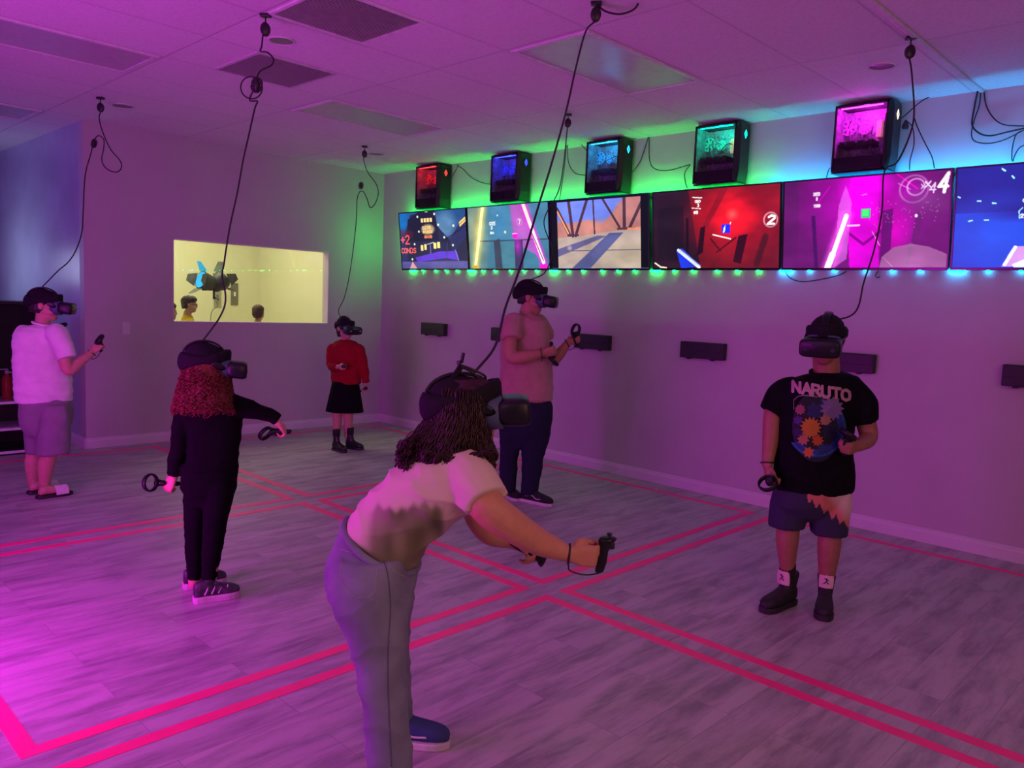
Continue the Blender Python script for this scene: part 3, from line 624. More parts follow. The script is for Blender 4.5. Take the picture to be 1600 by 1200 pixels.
def puck(p, r, lb, m):
    t = thing('downlight', lb, 'downlight', p, 'round recessed downlights')
    mb = MB(); mb.tube([V(p) + [r * math.cos(a), r * math.sin(a), -.003] for a in np.linspace(0, 2 * math.pi, 33)[:-1]], .006, 6, closed=True); mb.build('trim_ring', m, t)
    MB().tube([V(p) + [0, 0, -.001], V(p) + [0, 0, -.003]], r - .004, 28, smooth=False).build('lamp_face', mat('dim_lamp_face', (.16, .15, .17), .4), t)
puck(at(440, 63, 2, CEIL), .075, 'round recessed downlight above the dark square vent', M_frame)
puck(at(192, 165, 2, CEIL), .085, 'round recessed downlight beside the far left hanging cable', M_frame)
puck(at(588, 240, 2, CEIL), .085, 'round recessed downlight near the room corner', M_frame)
puck(at(1378, 103, 2, CEIL), .075, 'round recessed downlight above the magenta computer', M_frame)
t = MB(); t.slab(6.468, 6.494, -4.6, -0.002, CEIL - .014, CEIL, .003)
tag(t.build('cable_raceway', M_frame), 'pale cable raceway along the ceiling towards the wall of screens', 'raceway')
# outlet plates
o = MB(); p = at(197, 513, 0, 0); o.slab(0.0005, .006, p[1] - .036, p[1] + .036, p[2] - .06, p[2] + .06, .002); tag(o.build('switch_plate', M_base), 'blank pale wall plate left of the window', 'wall plate')

# ---------------------------------------------------------------- side corridor: dark glass fronted case
t = thing('display_case', 'dark glass-fronted case with pale shelf edges at the left edge', 'display case', (-0.25, -4.3, 0))
M_dark = mat('near_black_panel', (0.010, 0.014, 0.013), 0.3, var=.3, scale=5)
b = MB(); b.slab(-0.5, -0.04, -5.3, -3.78, 0.0, 0.05); b.slab(-0.5, -0.04, -5.3, -3.78, 1.35, 1.38, .004); b.slab(-0.5, -0.48, -5.3, -3.78, .05, 1.35); b.slab(-0.5, -0.04, -3.8, -3.78, .05, 1.35); b.slab(-0.5, -0.04, -5.3, -5.28, .05, 1.35); b.build('cabinet', M_dark, t)
M_edge = mat('white_shelf_edge', (.75, .75, .78), .4)
for z in (0.025, 0.235, 0.475):
    MB().slab(-0.46, -0.036, -5.25, -3.79, z - .012, z + .012, .003).build('shelf', M_edge if z < .4 else M_edge, t)
MB().slab(-0.042, -0.038, -5.27, -3.81, .26, 1.34).build('glass_door', M_smoke, t)
g = thing('fire_extinguisher', 'small red extinguisher inside the dark case at far left', 'fire extinguisher', (-0.2, -4.0, .487))
c0 = V([-.2, -3.995, .487]); m = MB(); m.loft([(c0, [1, 0, 0], [0, 1, 0], .035, .035), (c0 + [0, 0, .01], [1, 0, 0], [0, 1, 0], .04, .04), (c0 + [0, 0, .19], [1, 0, 0], [0, 1, 0], .04, .04), (c0 + [0, 0, .225], [1, 0, 0], [0, 1, 0], .018, .018), (c0 + [0, 0, .235], [1, 0, 0], [0, 1, 0], .015, .015)], 16)
m.build('bottle', mat('red_enamel', (.55, .03, .02), .3), g); m = MB(); m.box(c0 + [0, 0, .25], (.03, .03, .03), None, .004); m.box(c0 + [0.0, -.03, .275], (.015, .09, .01), rotz(.3), .002); m.tube(spline([c0 + [0, .02, .25], c0 + [0, .07, .22], c0 + [0, .055, .1]], 8), .008, 8); m.build('valve', mat('white_valve', (.7, .7, .75), .4), g)

# ---------------------------------------------------------------- party room behind the window
def barn_lamp():
    base = at(330, 437, 0, -1.3)
    t = thing('stage_lamp', 'black stage lamp with blue-lit barn doors seen through the window', 'stage lamp', tuple(base))
    bk = mat('lamp_black', (.03, .035, .04), .4)
    for k, (u, ang, tl) in enumerate(((314, .5, .3), (347, -.35, .1))):
        c = at(u, 437, 0, -1.3 - .05 * k); d = nrm([math.sin(.9 + ang), -math.cos(.9 + ang), -.1]); d = nrm(V([-.2, -.9 + k * 1.5, .38]) if k else V([.1, -.95, .28]))
        sd = nrm(np.cross(d, [0, 0, 1])); upv = np.cross(sd, d); m = MB()
        m.loft([(c - d * .17, sd, upv, .06, .06), (c - d * .15, sd, upv, .09, .09), (c - d * .02, sd, upv, .105, .105), (c, sd, upv, .115, .115)], 20)
        bd = m.build('lamp_body', bk, t)
        ln = MB(); ln.tube([c - d * .001, c + d * .004], .10, 22, smooth=False); ln.build('lens', mat('blue_lamp_glow' if k == 0 else 'dim_lamp_lens', (.02, .3, .8), emit=(0, .45, 1.0), estr=.8 if k == 0 else .05, var=.05), bd)
        for a in range(4):
            th = a * math.pi / 2; e = math.cos(th) * upv + math.sin(th) * sd; s2 = np.cross(d, e)
            q = [c + e * .11 - s2 * .085, c + e * .11 + s2 * .085, c + e * (.165 if a % 2 else .2) + d * .09 + s2 * .04, c + e * (.165 if a % 2 else .2) + d * .09 - s2 * .04]
            nn = nrm(np.cross(q[1] - q[0], q[2] - q[0])) * .003; fm = MB(); fm.add(q + [x + nn for x in q], [(0, 1, 2, 3), (7, 6, 5, 4), (0, 4, 5, 1), (1, 5, 6, 2), (2, 6, 7, 3), (3, 7, 4, 0)])
            blue = (k == 0 and a in (0,)) ; fm.build('barn_door', mat('flap_painted_cyan_glow', (.03, .4, .75), emit=(.0, .32, .7), estr=.8, var=.1) if blue else mat('grey_flap', (.12, .13, .13), .5, var=.3), t)  # blue light on the top flap is put into its colour and emission
    m = MB(); a0, a1 = at(316, 452, 0, -1.3), at(352, 452, 0, -1.35); m.tube([a0, a1], .015, 8); c2 = (a0 + a1) / 2; m.tube([c2, c2 - [0, 0, .12]], .014, 8)
    q = at(341, 466, 0, -2.99); m.tube([c2 - [0, 0, .1], q], .014, 8)
    m.build('yoke', bk, t)
    cbm = MB(); p0 = at(340, 470, 0, -1.3); p1 = at(329, 500, 0, -1.3); cbm.tube(spline([c2 - [0, 0, .1], p0 - [0, 0, .06], (p0 + p1) / 2 + [0, -.02, 0], p1, p1 - [0, 0, .4]], 8), .005, 6); cbm.build('power_lead', mat('grey_lead', (.3, .29, .25), .6), t)
barn_lamp()
p = at(366.5, 459.5, 0, -2.99); m = MB(); m.slab(-2.998, -2.985, p[1] - .055, p[1] + .055, p[2] - .16, p[2] + .16, .003)
t = thing('wall_control', 'tall grey switch panel on the cream wall behind the window', 'switch panel', tuple(p)); m.build('plate', mat('grey_plate', (.16, .15, .13), .5), t)
m = MB(); m.slab(-2.985, -2.975, p[1] - .014, p[1] + .014, p[2] - .03, p[2] + .03, .003); m.build('switch', M_edge, t)
p = at(340, 467, 0, -2.99); m = MB(); m.slab(-2.998, -2.985, p[1] - .055, p[1] + .055, p[2] - .12, p[2] + .12, .003)
t = thing('outlet_panel', 'pale grey outlet panel under the stage lamp behind the window', 'outlet panel', tuple(p)); m.build('plate', mat('pale_plate', (.34, .33, .28), .5), t)
m = MB(); m.slab(-2.985, -2.976, p[1] - .02, p[1] + .01, p[2] - .02, p[2] + .06, .003); m.build('socket', mat('grey_plate', (.16, .15, .13), .5), t)

# ---------------------------------------------------------------- cables hanging from the ceiling
M_cable = mat('black_cable', (0.012, 0.012, 0.015), 0.45, var=.2, scale=30)
def reel(p, lb, sz=1.0, drop=.05):
    p = V(p); t = thing('retractor_reel', lb, 'cable reel', tuple(p), 'ceiling cable reels')
    m = MB(); m.box(p - [0, 0, .008], (.055 * sz, .04 * sz, .016), rotz(.6), .004); m.tube([p - [0, 0, .01], p - [0, 0, drop]], .004, 6); m.build('ceiling_hook', M_blackplastic, t)
    c = p - [0, 0, drop + .03 * sz]; m = MB(); a = nrm(HF)
    m.loft([(c - a * .014, HR, [0, 0, 1], .022 * sz, .030 * sz), (c - a * .010, HR, [0, 0, 1], .026 * sz, .036 * sz), (c + a * .010, HR, [0, 0, 1], .026 * sz, .036 * sz), (c + a * .014, HR, [0, 0, 1], .022 * sz, .030 * sz)], 16)
    m.build('reel_body', M_blackplastic, t); return c
def cable(pts, lb, r=.0045, group=None, name='tether_cable', n=8, cat='cable'):
    m = MB(); m.tube(spline(pts, n), r, 7); return tag(m.build(name, M_cable), lb, cat, group)

# ================================================================ people
def remesh(mb, vox, smooth=4, disp=0.0, dscale=9.0, fold=None, seed=0):
    """one continuous skin round all shells in mb: voxel union, smoothing, small folds"""
    me = bpy.data.meshes.new('tmp'); me.from_pydata(mb.v, [], mb.f); 
    bm = bmesh.new(); bm.from_mesh(me); bmesh.ops.recalc_face_normals(bm, faces=bm.faces[:]); bm.to_mesh(me); bm.free()
    o = bpy.data.objects.new('tmp', me); COL.objects.link(o)
    md = o.modifiers.new('r', 'REMESH'); md.mode = 'VOXEL'; md.voxel_size = vox; md.use_smooth_shade = True
    dg = bpy.context.evaluated_depsgraph_get(); ev = o.evaluated_get(dg); m2 = bpy.data.meshes.new_from_object(ev)
    bpy.data.objects.remove(o); bpy.data.meshes.remove(me)
    bm = bmesh.new(); bm.from_mesh(m2)
    for _ in range(smooth): bmesh.ops.smooth_vert(bm, verts=bm.verts[:], factor=0.5, use_axis_x=True, use_axis_y=True, use_axis_z=True)
    bm.normal_update()
    if disp or fold:
        off = Vector((seed * 3.1, seed * 1.7, 0)); mv = []
        for v in bm.verts:
            d = 0.0; p = v.co
            if disp: d += disp * (mnoise.noise(p * dscale + off) + .5 * mnoise.noise(p * dscale * 2.3 + off))
            if fold:
                amp, q = fold
                s_ = mnoise.noise(Vector((p.x * q[0], p.y * q[1], p.z * q[2])) + off); d += amp * (1 - 2 * abs(s_) ** .6)
            mv.append(v.normal * d)
        for v, d in zip(bm.verts, mv): v.co += d
    bm.to_mesh(m2); bm.free(); return m2
def mesh_part(name, me, m, parent, colfn=None):
    me.name = name; me.materials.clear(); me.materials.append(m)
    n = len(me.vertices); co = np.empty(n * 3); me.vertices.foreach_get('co', co); co = co.reshape(-1, 3)
    if colfn is not None:
        c = np.ones((n, 4), np.float32); c[:, :3] = colfn(co); a = me.color_attributes.new('Col', 'FLOAT_COLOR', 'POINT'); a.data.foreach_set('color', c.ravel())
    me.vertices.foreach_set('co', (co - ORG[parent.name]).ravel())
    me.polygons.foreach_set('use_smooth', [True] * len(me.polygons)); me.update()
    o = bpy.data.objects.new(name, me); COL.objects.link(o); o.parent = parent; ORG[o.name] = ORG[parent.name]; return o
def limb(mb, pts, n=14, k=5, flat=1.0, up=None, end=True):
    """pts: (point, radius) joined by a smooth tapering tube with round ends"""
    P = spline([p for p, r in pts], k); R = [a[0] for a in spline([[r, 0, 0] for p, r in pts], k)]
    mb.tube(P, R, n, up=up, flat=flat)
    mb.sphere(P[0], R[0] * .97, 12, 8); 
    if end: mb.sphere(P[-1], R[-1] * .97, 12, 8)
def frame(fwd, up=(0, 0, 1)):
    """columns: right, forward, up"""
    f_ = nrm(fwd); r = nrm(np.cross(f_, up)); u = np.cross(r, f_); return np.stack([r, f_, u], 1)
def head(mb, c, M, s=1.0):
    """c: skull centre; M: frame; s: 1 = adult"""
    T = lambda x, y, z: V(c) + M @ (V([x, y, z]) * s)
    sl = [(0.0, .060, .016, .016), (.04, .052, .034, .030), (.10, .040, .050, .044), (.18, .026, .066, .054), (.28, .010, .083, .062), (.40, .000, .093, .068),
          (.52, -.005, .097, .073), (.64, -.008, .099, .075), (.75, -.010, .096, .073), (.85, -.011, .084, .064), (.93, -.011, .062, .047), (.98, -.011, .034, .026), (1.0, -.011, .010, .008)]
    mb.loft([(T(0, y, (z - .52) * .225), M[:, 0], M[:, 1], rx * s, ry * s, 2.15) for z, y, ry, rx in sl], 24)
    z0 = lambda z: (z - .52) * .225
    mb.loft([(T(0, .092, z0(.53)), M[:, 0], M[:, 1], .008 * s, .008 * s), (T(0, .100, z0(.44)), M[:, 0], M[:, 1], .011 * s, .012 * s), (T(0, .108, z0(.37)), M[:, 0], M[:, 1], .016 * s, .013 * s), (T(0, .100, z0(.335)), M[:, 0], M[:, 1], .012 * s, .008 * s)], 12)
    mb.sphere(T(0, .088, z0(.255)), (.024 * s, .012 * s, .0065 * s), R=M); mb.sphere(T(0, .087, z0(.225)), (.021 * s, .012 * s, .007 * s), R=M)
    for sd in (-1, 1):
        mb.sphere(T(sd * .032, .082, z0(.50)), .0135 * s)
        mb.sphere(T(sd * .030, .088, z0(.57)), (.022 * s, .009 * s, .006 * s), R=M)
        mb.loft([(T(sd * .069, -.004, z0(.50)), M[:, 1], M[:, 2], .012 * s, .022 * s), (T(sd * .080, -.012, z0(.50)), M[:, 1], M[:, 2], .020 * s, .033 * s), (T(sd * .085, -.015, z0(.505)), M[:, 1], M[:, 2], .017 * s, .030 * s)], 14)
        mb.sphere(T(sd * .045, .045, z0(.33)), (.028 * s, .04 * s, .03 * s), R=M)
def hand(mb, wrist, D, Nn, side, s=1.0, curl=1.0, thumb=1.0):
    """palm, four unequal fingers and a thumb; D: towards knuckles, Nn: palm normal, thumb on the side*(D x Nn) side. returns grip centre and thumb-side axis"""
    D = nrm(D); Nn = nrm(V(Nn) - D * (V(Nn) @ D)); X = nrm(np.cross(D, Nn)) * side; w_ = V(wrist)
    mb.loft([(w_ - D * .01 * s, X, Nn, .024 * s, .019 * s), (w_ + D * .015 * s, X, Nn, .030 * s, .019 * s, 2.6), (w_ + D * .05 * s, X, Nn, .040 * s, .016 * s, 2.8), (w_ + D * .085 * s + Nn * .002, X, Nn, .040 * s, .0135 * s, 2.8), (w_ + D * .095 * s + Nn * .003, X, Nn, .036 * s, .010 * s)], 18)
    for i, (x, L, rr) in enumerate(((.030, .92, .0092), (.0105, 1.03, .0094), (-.0105, .96, .0090), (-.030, .78, .0082))):
        p = w_ + D * (.088 - abs(x - .008) * .18) * s + X * x * s + Nn * .002; a = 0.0; pts = [(p - D * .012 * s, rr * s * 1.08), (p, rr * s * 1.05)]
        for L_, b in zip((.044, .027, .021), (1.05, 1.35, .85)):
            a += b * curl * (1.0 + .05 * i) * .95
            p = p + (math.cos(a) * D + math.sin(a) * Nn) * L_ * L * s; pts.append((p, rr * s * (1.0 if L_ > .03 else .92 if L_ > .024 else .82)))
        limb(mb, pts, 8, 3)
    p = w_ + D * .022 * s + X * .024 * s + Nn * .004; q = p + (D * .30 + X * .55 + Nn * .35) * .034 * s; r_ = q + (D * .75 + X * (.35 - .45 * thumb) + Nn * .45 * thumb) * .032 * s; e = r_ + (D * .85 - X * .35 * thumb + Nn * .35 * thumb) * .026 * s
    limb(mb, [(p, .015 * s), (q, .0125 * s), (r_, .0105 * s), (e, .0088 * s)], 8, 3)
    return w_ + D * .074 * s + Nn * .030 * s, X, D, Nn
def shoe(root, heel, toe, s=1.0, width=1.0, upper=None, sole=None, style='low', lift=0.0, label=None, sole_h=.024, name='shoe'):
    heel, toe = V(heel), V(toe); heel[2] = toe[2] = 0.0; d = toe - heel; L = np.linalg.norm(d); D = d / L; X = nrm(np.cross(D, [0, 0, 1])); Z = V([0, 0, 1])
    foot = [(0.0, .60, .075), (.06, .78, .085), (.16, .84, .092), (.30, .82, .092), (.42, .86, .082), (.56, .96, .066), (.72, 1.06, .054), (.85, 1.0, .046), (.94, .78, .038), (1.0, .42, .026)]
    W = .040 * width * s; mb = MB()
    mb.loft([(heel + D * f_ * L + Z * (sole_h + (h * s) / 2 - .004), X, Z, W * w_, (h * s) / 2 + .004, 2.4) for f_, w_, h in foot], 18)
    if style == 'high': mb.loft([(heel + D * .24 * L + Z * (.06 * s + sole_h), X, D, .034 * s * width, .055 * s, 2.3), (heel + D * .20 * L + Z * (.10 * s + sole_h), X, D, .037 * s * width, .052 * s, 2.2), (heel + D * .18 * L + Z * (.150 * s + sole_h), X, D, .043 * s * width, .056 * s), (heel + D * .18 * L + Z * (.160 * s + sole_h), X, D, .040 * s * width, .052 * s)], 18)
    if style == 'boot': mb.loft([(heel + D * .24 * L + Z * (.06 * s + sole_h), X, D, .034 * s, .052 * s), (heel + D * .22 * L + Z * (.14 * s + sole_h), X, D, .036 * s, .040 * s), (heel + D * .22 * L + Z * (.185 * s + sole_h), X, D, .040 * s, .043 * s)], 18)
    if style == 'slide':
        mb = MB(); pts = []
        for k in range(13):
            th = math.pi * k / 12; pts.append(heel + D * .68 * L + X * math.cos(th) * W * 1.12 + Z * (sole_h - .004 + math.sin(th) * .062 * s))
        vs = []; fs = []
        for k, p in enumerate(pts):
            n_ = nrm(X * math.cos(math.pi * k / 12) + Z * math.sin(math.pi * k / 12)) * .004
            vs += [p - D * .052 * s, p + D * .042 * s, p + D * .042 * s + n_, p - D * .052 * s + n_]
        for k in range(12):
            for j in range(4): a = k * 4 + j; b = k * 4 + (j + 1) % 4; fs.append((a, b, b + 4, a + 4))
        fs += [(0, 1, 2, 3), (48, 49, 50, 51)]; mb.add(vs, fs, False); u = mb.build(name, upper, root)
    else: u = mesh_part(name, remesh(mb, .006, 2), upper, root)
    sm = MB(); rings = []
    for zt, g in ((0.0, .98), (.004, 1.06), (sole_h * .8, 1.08), (sole_h, 1.02)):
        rings.append([(heel + D * L * .5 + (D * (f_ - .5) * L * (1.02 if g > 1 else 1.0)) + X * sd * W * w_ * g + Z * zt) for sd, seq in ((1, foot), (-1, foot[::-1])) for f_, w_, h in seq])
    n = len(rings[0]); vs = [p for r in rings for p in r]; fs = [(i * n + k, i * n + (k + 1) % n, (i + 1) * n + (k + 1) % n, (i + 1) * n + k) for i in range(3) for k in range(n)] + [tuple(range(n))[::-1], tuple(range(3 * n, 4 * n))]
    sm.add(vs, fs, False); sm.build('sole', sole, u)
    return u, heel, D, X, L
def laces(u, heel, D, X, L, s, m, sole_h=.024, n=5, f0=.36, f1=.62):
    mb = MB()
    for k in range(n):
        f_ = f0 + (f1 - f0) * k / (n - 1); z = sole_h + (.088 - .055 * (f_ - .36) / .3) * s
        mb.tube(spline([heel + D * f_ * L + X * .024 * s + V([0, 0, z - .014 * s]), heel + D * f_ * L + V([0, 0, z + .003]), heel + D * (f_ + .03) * L - X * .024 * s + V([0, 0, z - .014 * s])], 4), .0028, 5)
    return mb.build('laces', m, u)

class Fig:
    def __init__(s, base, label, yaw=0.0):
        s.base = V(base); s.base[2] = 0; s.root = thing('person', label, 'person', tuple(s.base)); s.yaw = yaw; s.body = MB()
    def P(s, u, v, off=0.0): return atb(u, v, s.base, off)
    def sec(s, l, r, off=0.0, k=.62, yaw=None, grow=0.0, pw=2.2):
        """ellipse whose outline is seen from pixel l to pixel r; k = depth / width; yaw turns it about its own axis"""
        a, b = s.P(*l, off), s.P(*r, off); c = (a + b) / 2; w_ = np.linalg.norm(b - a) / 2 + grow; A = nrm(b - a); B = nrm(HF - A * (HF @ A))
        y = s.yaw if yaw is None else yaw; cy, sy = math.cos(y), math.sin(y); ha = w_ / math.sqrt(cy * cy + k * k * sy * sy); 
        return (c, A * cy + B * sy, -A * sy + B * cy, ha, ha * k + 0 * grow, pw)
    def secs(s, L, **kw): return [s.sec(*a[:2], **{**kw, **(a[2] if len(a) > 2 else {})}) for a in L]
def shrink(secs, d):
    return [(c, A, B, max(.01, a - d), max(.01, b - d), *r) for c, A, B, a, b, *r in secs]

# ---------------------------------------------------------------- headset and controller
M_fabric = mat('headset_padding', (0.009, 0.008, 0.012), 0.85, spec=.25, var=.25, scale=60)
M_gasket = mat('blue_grey_face_gasket', (0.06, 0.085, 0.17), 0.6, var=.1, scale=30)
M_hs = mat('headset_shell', (0.007, 0.008, 0.012), 0.38, spec=.35, var=.15, scale=30)
M_dot = mat('tracking_window', (.22, .24, .27), .15)
def headset(c, M, s, label, crown=True, rear=True, led=False, dm=1.0):
    c = V(c); T = lambda x, y, z: c + M @ (V([x, y, z]) * s); R3 = Matrix(M.tolist())
    t = thing('vr_headset', label, 'headset', tuple(c), 'virtual reality headsets')
    v = MB(); v.loft([(T(0, .094, -.008), M[:, 0], M[:, 2], .070 * s, .036 * s, 3.2), (T(0, .104, -.008), M[:, 0], M[:, 2], .086 * s, .044 * s, 3.4), (T(0, .125, -.008), M[:, 0], M[:, 2], .095 * s, .046 * s, 4.2), (T(0, .185, -.010), M[:, 0], M[:, 2], .096 * s, .046 * s, 5.0), (T(0, .201, -.010), M[:, 0], M[:, 2], .092 * s, .042 * s, 4.8), (T(0, .205, -.010), M[:, 0], M[:, 2], .086 * s, .037 * s, 4.6)], 32)
    vo = v.build('visor', M_hs, t)
    w_ = MB()
    for x, z in ((-.062, -.012), (.062, -.012)): w_.tube([T(x, .200, z), T(x, .2075, z)], .011 * s, 14, smooth=False)
    w_.box(T(0, .203, .012), (.07 * s, .008 * s, .006 * s), R3, .002); w_.build('camera_window', M_dot if led else mat('smoked_lens', (.03, .035, .05), .08), vo)
    g = MB(); g.loft([(T(0, .050, -.005), M[:, 0], M[:, 2], .078 * s, .050 * s, 2.6), (T(0, .080, -.008), M[:, 0], M[:, 2], .088 * s, .058 * s, 2.8), (T(0, .118, -.010), M[:, 0], M[:, 2], .086 * s, .054 * s, 3.0)], 28)
    g.build('face_gasket', M_gasket, t)
    b = MB(); pts = []
    for k in range(36):
        th = 2 * math.pi * k / 36; y = .112 * math.sin(th) - .006; pts.append(T(.088 * math.cos(th), y, .040 + .020 * math.sin(th)))
    vs = []; fs = []
    for k, p in enumerate(pts):
        th = 2 * math.pi * k / 36; o_ = M @ V([math.cos(th), math.sin(th), 0]); h = (.021 + .016 * max(0, math.sin(th)) + .026 * max(0, -math.sin(th)) ** 2) * s; tk = (.010 + .006 * abs(math.sin(th)) + .010 * max(0, -math.sin(th)) ** 2) * s
        for a, bb in ((-.5, -1), (.6, -1.0), (1, -.6), (1, .6), (.6, 1), (-.5, 1)): vs.append(p + o_ * tk * a + M[:, 2] * h * bb)
    for k in range(36):
        for j in range(6): fs.append((k * 6 + j, k * 6 + (j + 1) % 6, ((k + 1) % 36) * 6 + (j + 1) % 6, ((k + 1) % 36) * 6 + j))
    b.add(vs, fs, True); b.build('halo_band', M_fabric, t)
    if crown:
        a = MB(); a.loft([(T(0, y, .03 + (z - .03) * dm), M[:, 0], M[:, 1], rx * s, ry * s) for z, y, rx, ry in ((.030, -.008, .080, .104), (.060, -.010, .082, .106), (.085, -.014, .074, .096), (.104, -.018, .058, .078), (.116, -.022, .040, .056), (.126, -.026, .020, .030), (.130, -.028, .008, .012))], 28)
        a.build('crown_cover', M_fabric, t)
        st = MB(); vs = []; fs = []
        for k in range(13):
            th = math.pi * (.06 + .88 * k / 12); p = T(0, .110 * math.cos(th) - .016, .030 + .104 * dm * math.sin(th) ** .8); nn = nrm(M @ V([0, math.cos(th) * .7, math.sin(th)])); w2 = .016
            for x, h in ((-1, -.004), (-1, .004), (-.6, .007), (.6, .007), (1, .004), (1, -.004)): vs.append(p + M[:, 0] * x * w2 * s + nn * h * s)
        for k in range(12):
            for j in range(6): fs.append((k * 6 + j, k * 6 + (j + 1) % 6, (k + 1) * 6 + (j + 1) % 6, (k + 1) * 6 + j))
        fs += [tuple(range(6)), tuple(range(72, 78))]; st.add(vs, fs, True); st.build('crown_strap', M_hs, t)
    r_ = MB(); r_.tube([T(0, -.118, .020), T(0, -.128, .020), T(0, -.142, .020), T(0, -.146, .020)], [.024 * s, .027 * s, .027 * s, .022 * s], 18, smooth=False); r_.build('adjusting_dial', M_hs, t)
    for x in (-1, 1):
        q = MB(); q.loft([(T(x * .088, .075, .0), M[:, 1], M[:, 2], .022 * s, .012 * s), (T(x * .094, .060, .012), M[:, 1], M[:, 2], .026 * s, .012 * s), (T(x * .092, .035, .028), M[:, 1], M[:, 2], .02 * s, .01 * s)], 10); q.build('side_hinge', M_hs, t)
    return t, T
def controller(c, axis, fwd, s, label, ring=True, mirror=1, strap=None, hl=1.0):
    """c: grip centre, axis: along the handle towards the thumb, fwd: away from the palm"""
    A = nrm(axis); Fw = nrm(V(fwd) - A * (V(fwd) @ A)); X = np.cross(A, Fw); c = V(c); R3 = Matrix(np.stack([X, Fw, A], 1).tolist())
    t = thing('vr_controller', label, 'controller', tuple(c), 'hand-held motion controllers')
    h = MB(); h.loft([(c + A * z * s * hl + Fw * y * s, X, Fw, a * s, b * s) for z, y, a, b in ((-.068, -.012, .006, .007), (-.062, -.010, .013, .015), (-.03, -.004, .016, .018), (.01, 0, .0155, .0175), (.038, .006, .018, .022), (.050, .012, .024, .030), (.058, .016, .024, .030), (.062, .016, .018, .024))], 16)
    ho = h.build('handle', M_hs, t)
    b = MB(); b.tube([c + A * .060 * s + Fw * .020 * s, c + A * .065 * s + Fw * .020 * s], .006 * s, 10); b.sphere(c + A * .067 * s + Fw * .02 * s, (.010 * s, .010 * s, .005 * s), 10, 6, np.stack([X, Fw, A], 1)); b.build('thumbstick', M_blackplastic, ho)
    b = MB(); b.box(c + A * .028 * s + Fw * .030 * s, (.016 * s, .020 * s, .026 * s), R3, .005); b.build('trigger', M_blackplastic, ho)
    if ring:
        rg = MB(); rc = c + A * .088 * s + Fw * .030 * s; e1 = X; e2 = nrm(Fw * .8 + A * .6); nn = np.cross(e1, e2); vs = []; fs = []
        for k in range(36):
            th = 2 * math.pi * k / 36; o_ = e1 * math.cos(th) + e2 * math.sin(th); p = rc + o_ * .048 * s
            for a, bb in ((-.35, -1), (.35, -.8), (.5, 0), (.35, .8), (-.35, 1), (-.5, 0)): vs.append(p + o_ * .011 * s * a + nn * .014 * s * bb)
        for k in range(36):
            for j in range(6): fs.append((k * 6 + j, k * 6 + (j + 1) % 6, ((k + 1) % 36) * 6 + (j + 1) % 6, ((k + 1) % 36) * 6 + j))
        rg.add(vs, fs, True); rg.build('tracking_ring', M_hs, t)
    if strap is not None:
        m = MB(); w_, D = V(strap[0]), nrm(strap[1]); e1 = nrm(np.cross(D, [0.3, .2, 1])); e2 = np.cross(D, e1); r0 = strap[2]
        m.tube([w_ + (e1 * math.cos(a) + e2 * math.sin(a)) * r0 for a in np.linspace(0, 2 * math.pi, 19)[:-1]], .0035, 6, closed=True)
        lo = w_ - V([0, 0, r0]); m.tube(spline([lo, lo - V([0, 0, .02]) + D * .006, (lo + c - A * .06 * s) / 2 - V([0, 0, .022]), c - A * .064 * s - Fw * .01 * s], 6), .0025, 6)
        m.build('wrist_strap', M_cable, t)
    return t
def strands(mb, roots, length, fn, r=.002, n=8, sides=4):
    for p in roots: mb.tube(fn(p), r, sides, smooth=True, caps=True)

# skin and cloth
SK = lambda n, c: mat('skin_' + n, c, .55, var=.07, scale=30, bump=.05, bscale=200)
def cloth(n, c, sc=14, rough=.9, bump=.15): return mat('cloth_' + n, c, rough, var=.08, scale=sc, bump=bump, bscale=420, spec=.2, sheen=0.0)
M_sole_w = mat('white_rubber', (.62, .6, .6), .55); M_sole_k = mat('black_rubber', (.02, .02, .022), .6); M_lace_w = mat('white_lace', (.6, .6, .6), .8)

def surf_line(me_world_tree, pix, lift, r, name, m, parent, sides=5, n=10):
    """a fine line (seam, stitching) lying on a surface, found by looking at it from in front"""
    C0 = Vector(CAM); pts = []
    P2 = spline([[u, v, 0] for u, v in pix], n)
    for p in P2:
        d = Vector(nrm(ray(p[0], p[1]))); h = me_world_tree.ray_cast(C0, d)
        if h[0] is not None: pts.append(np.array(h[0] + h[1] * lift * (1 if h[1].dot(d) < 0 else -1)))
    if len(pts) > 2: mb = MB(); mb.tube(pts, r, sides); return mb.build(name, m, parent)

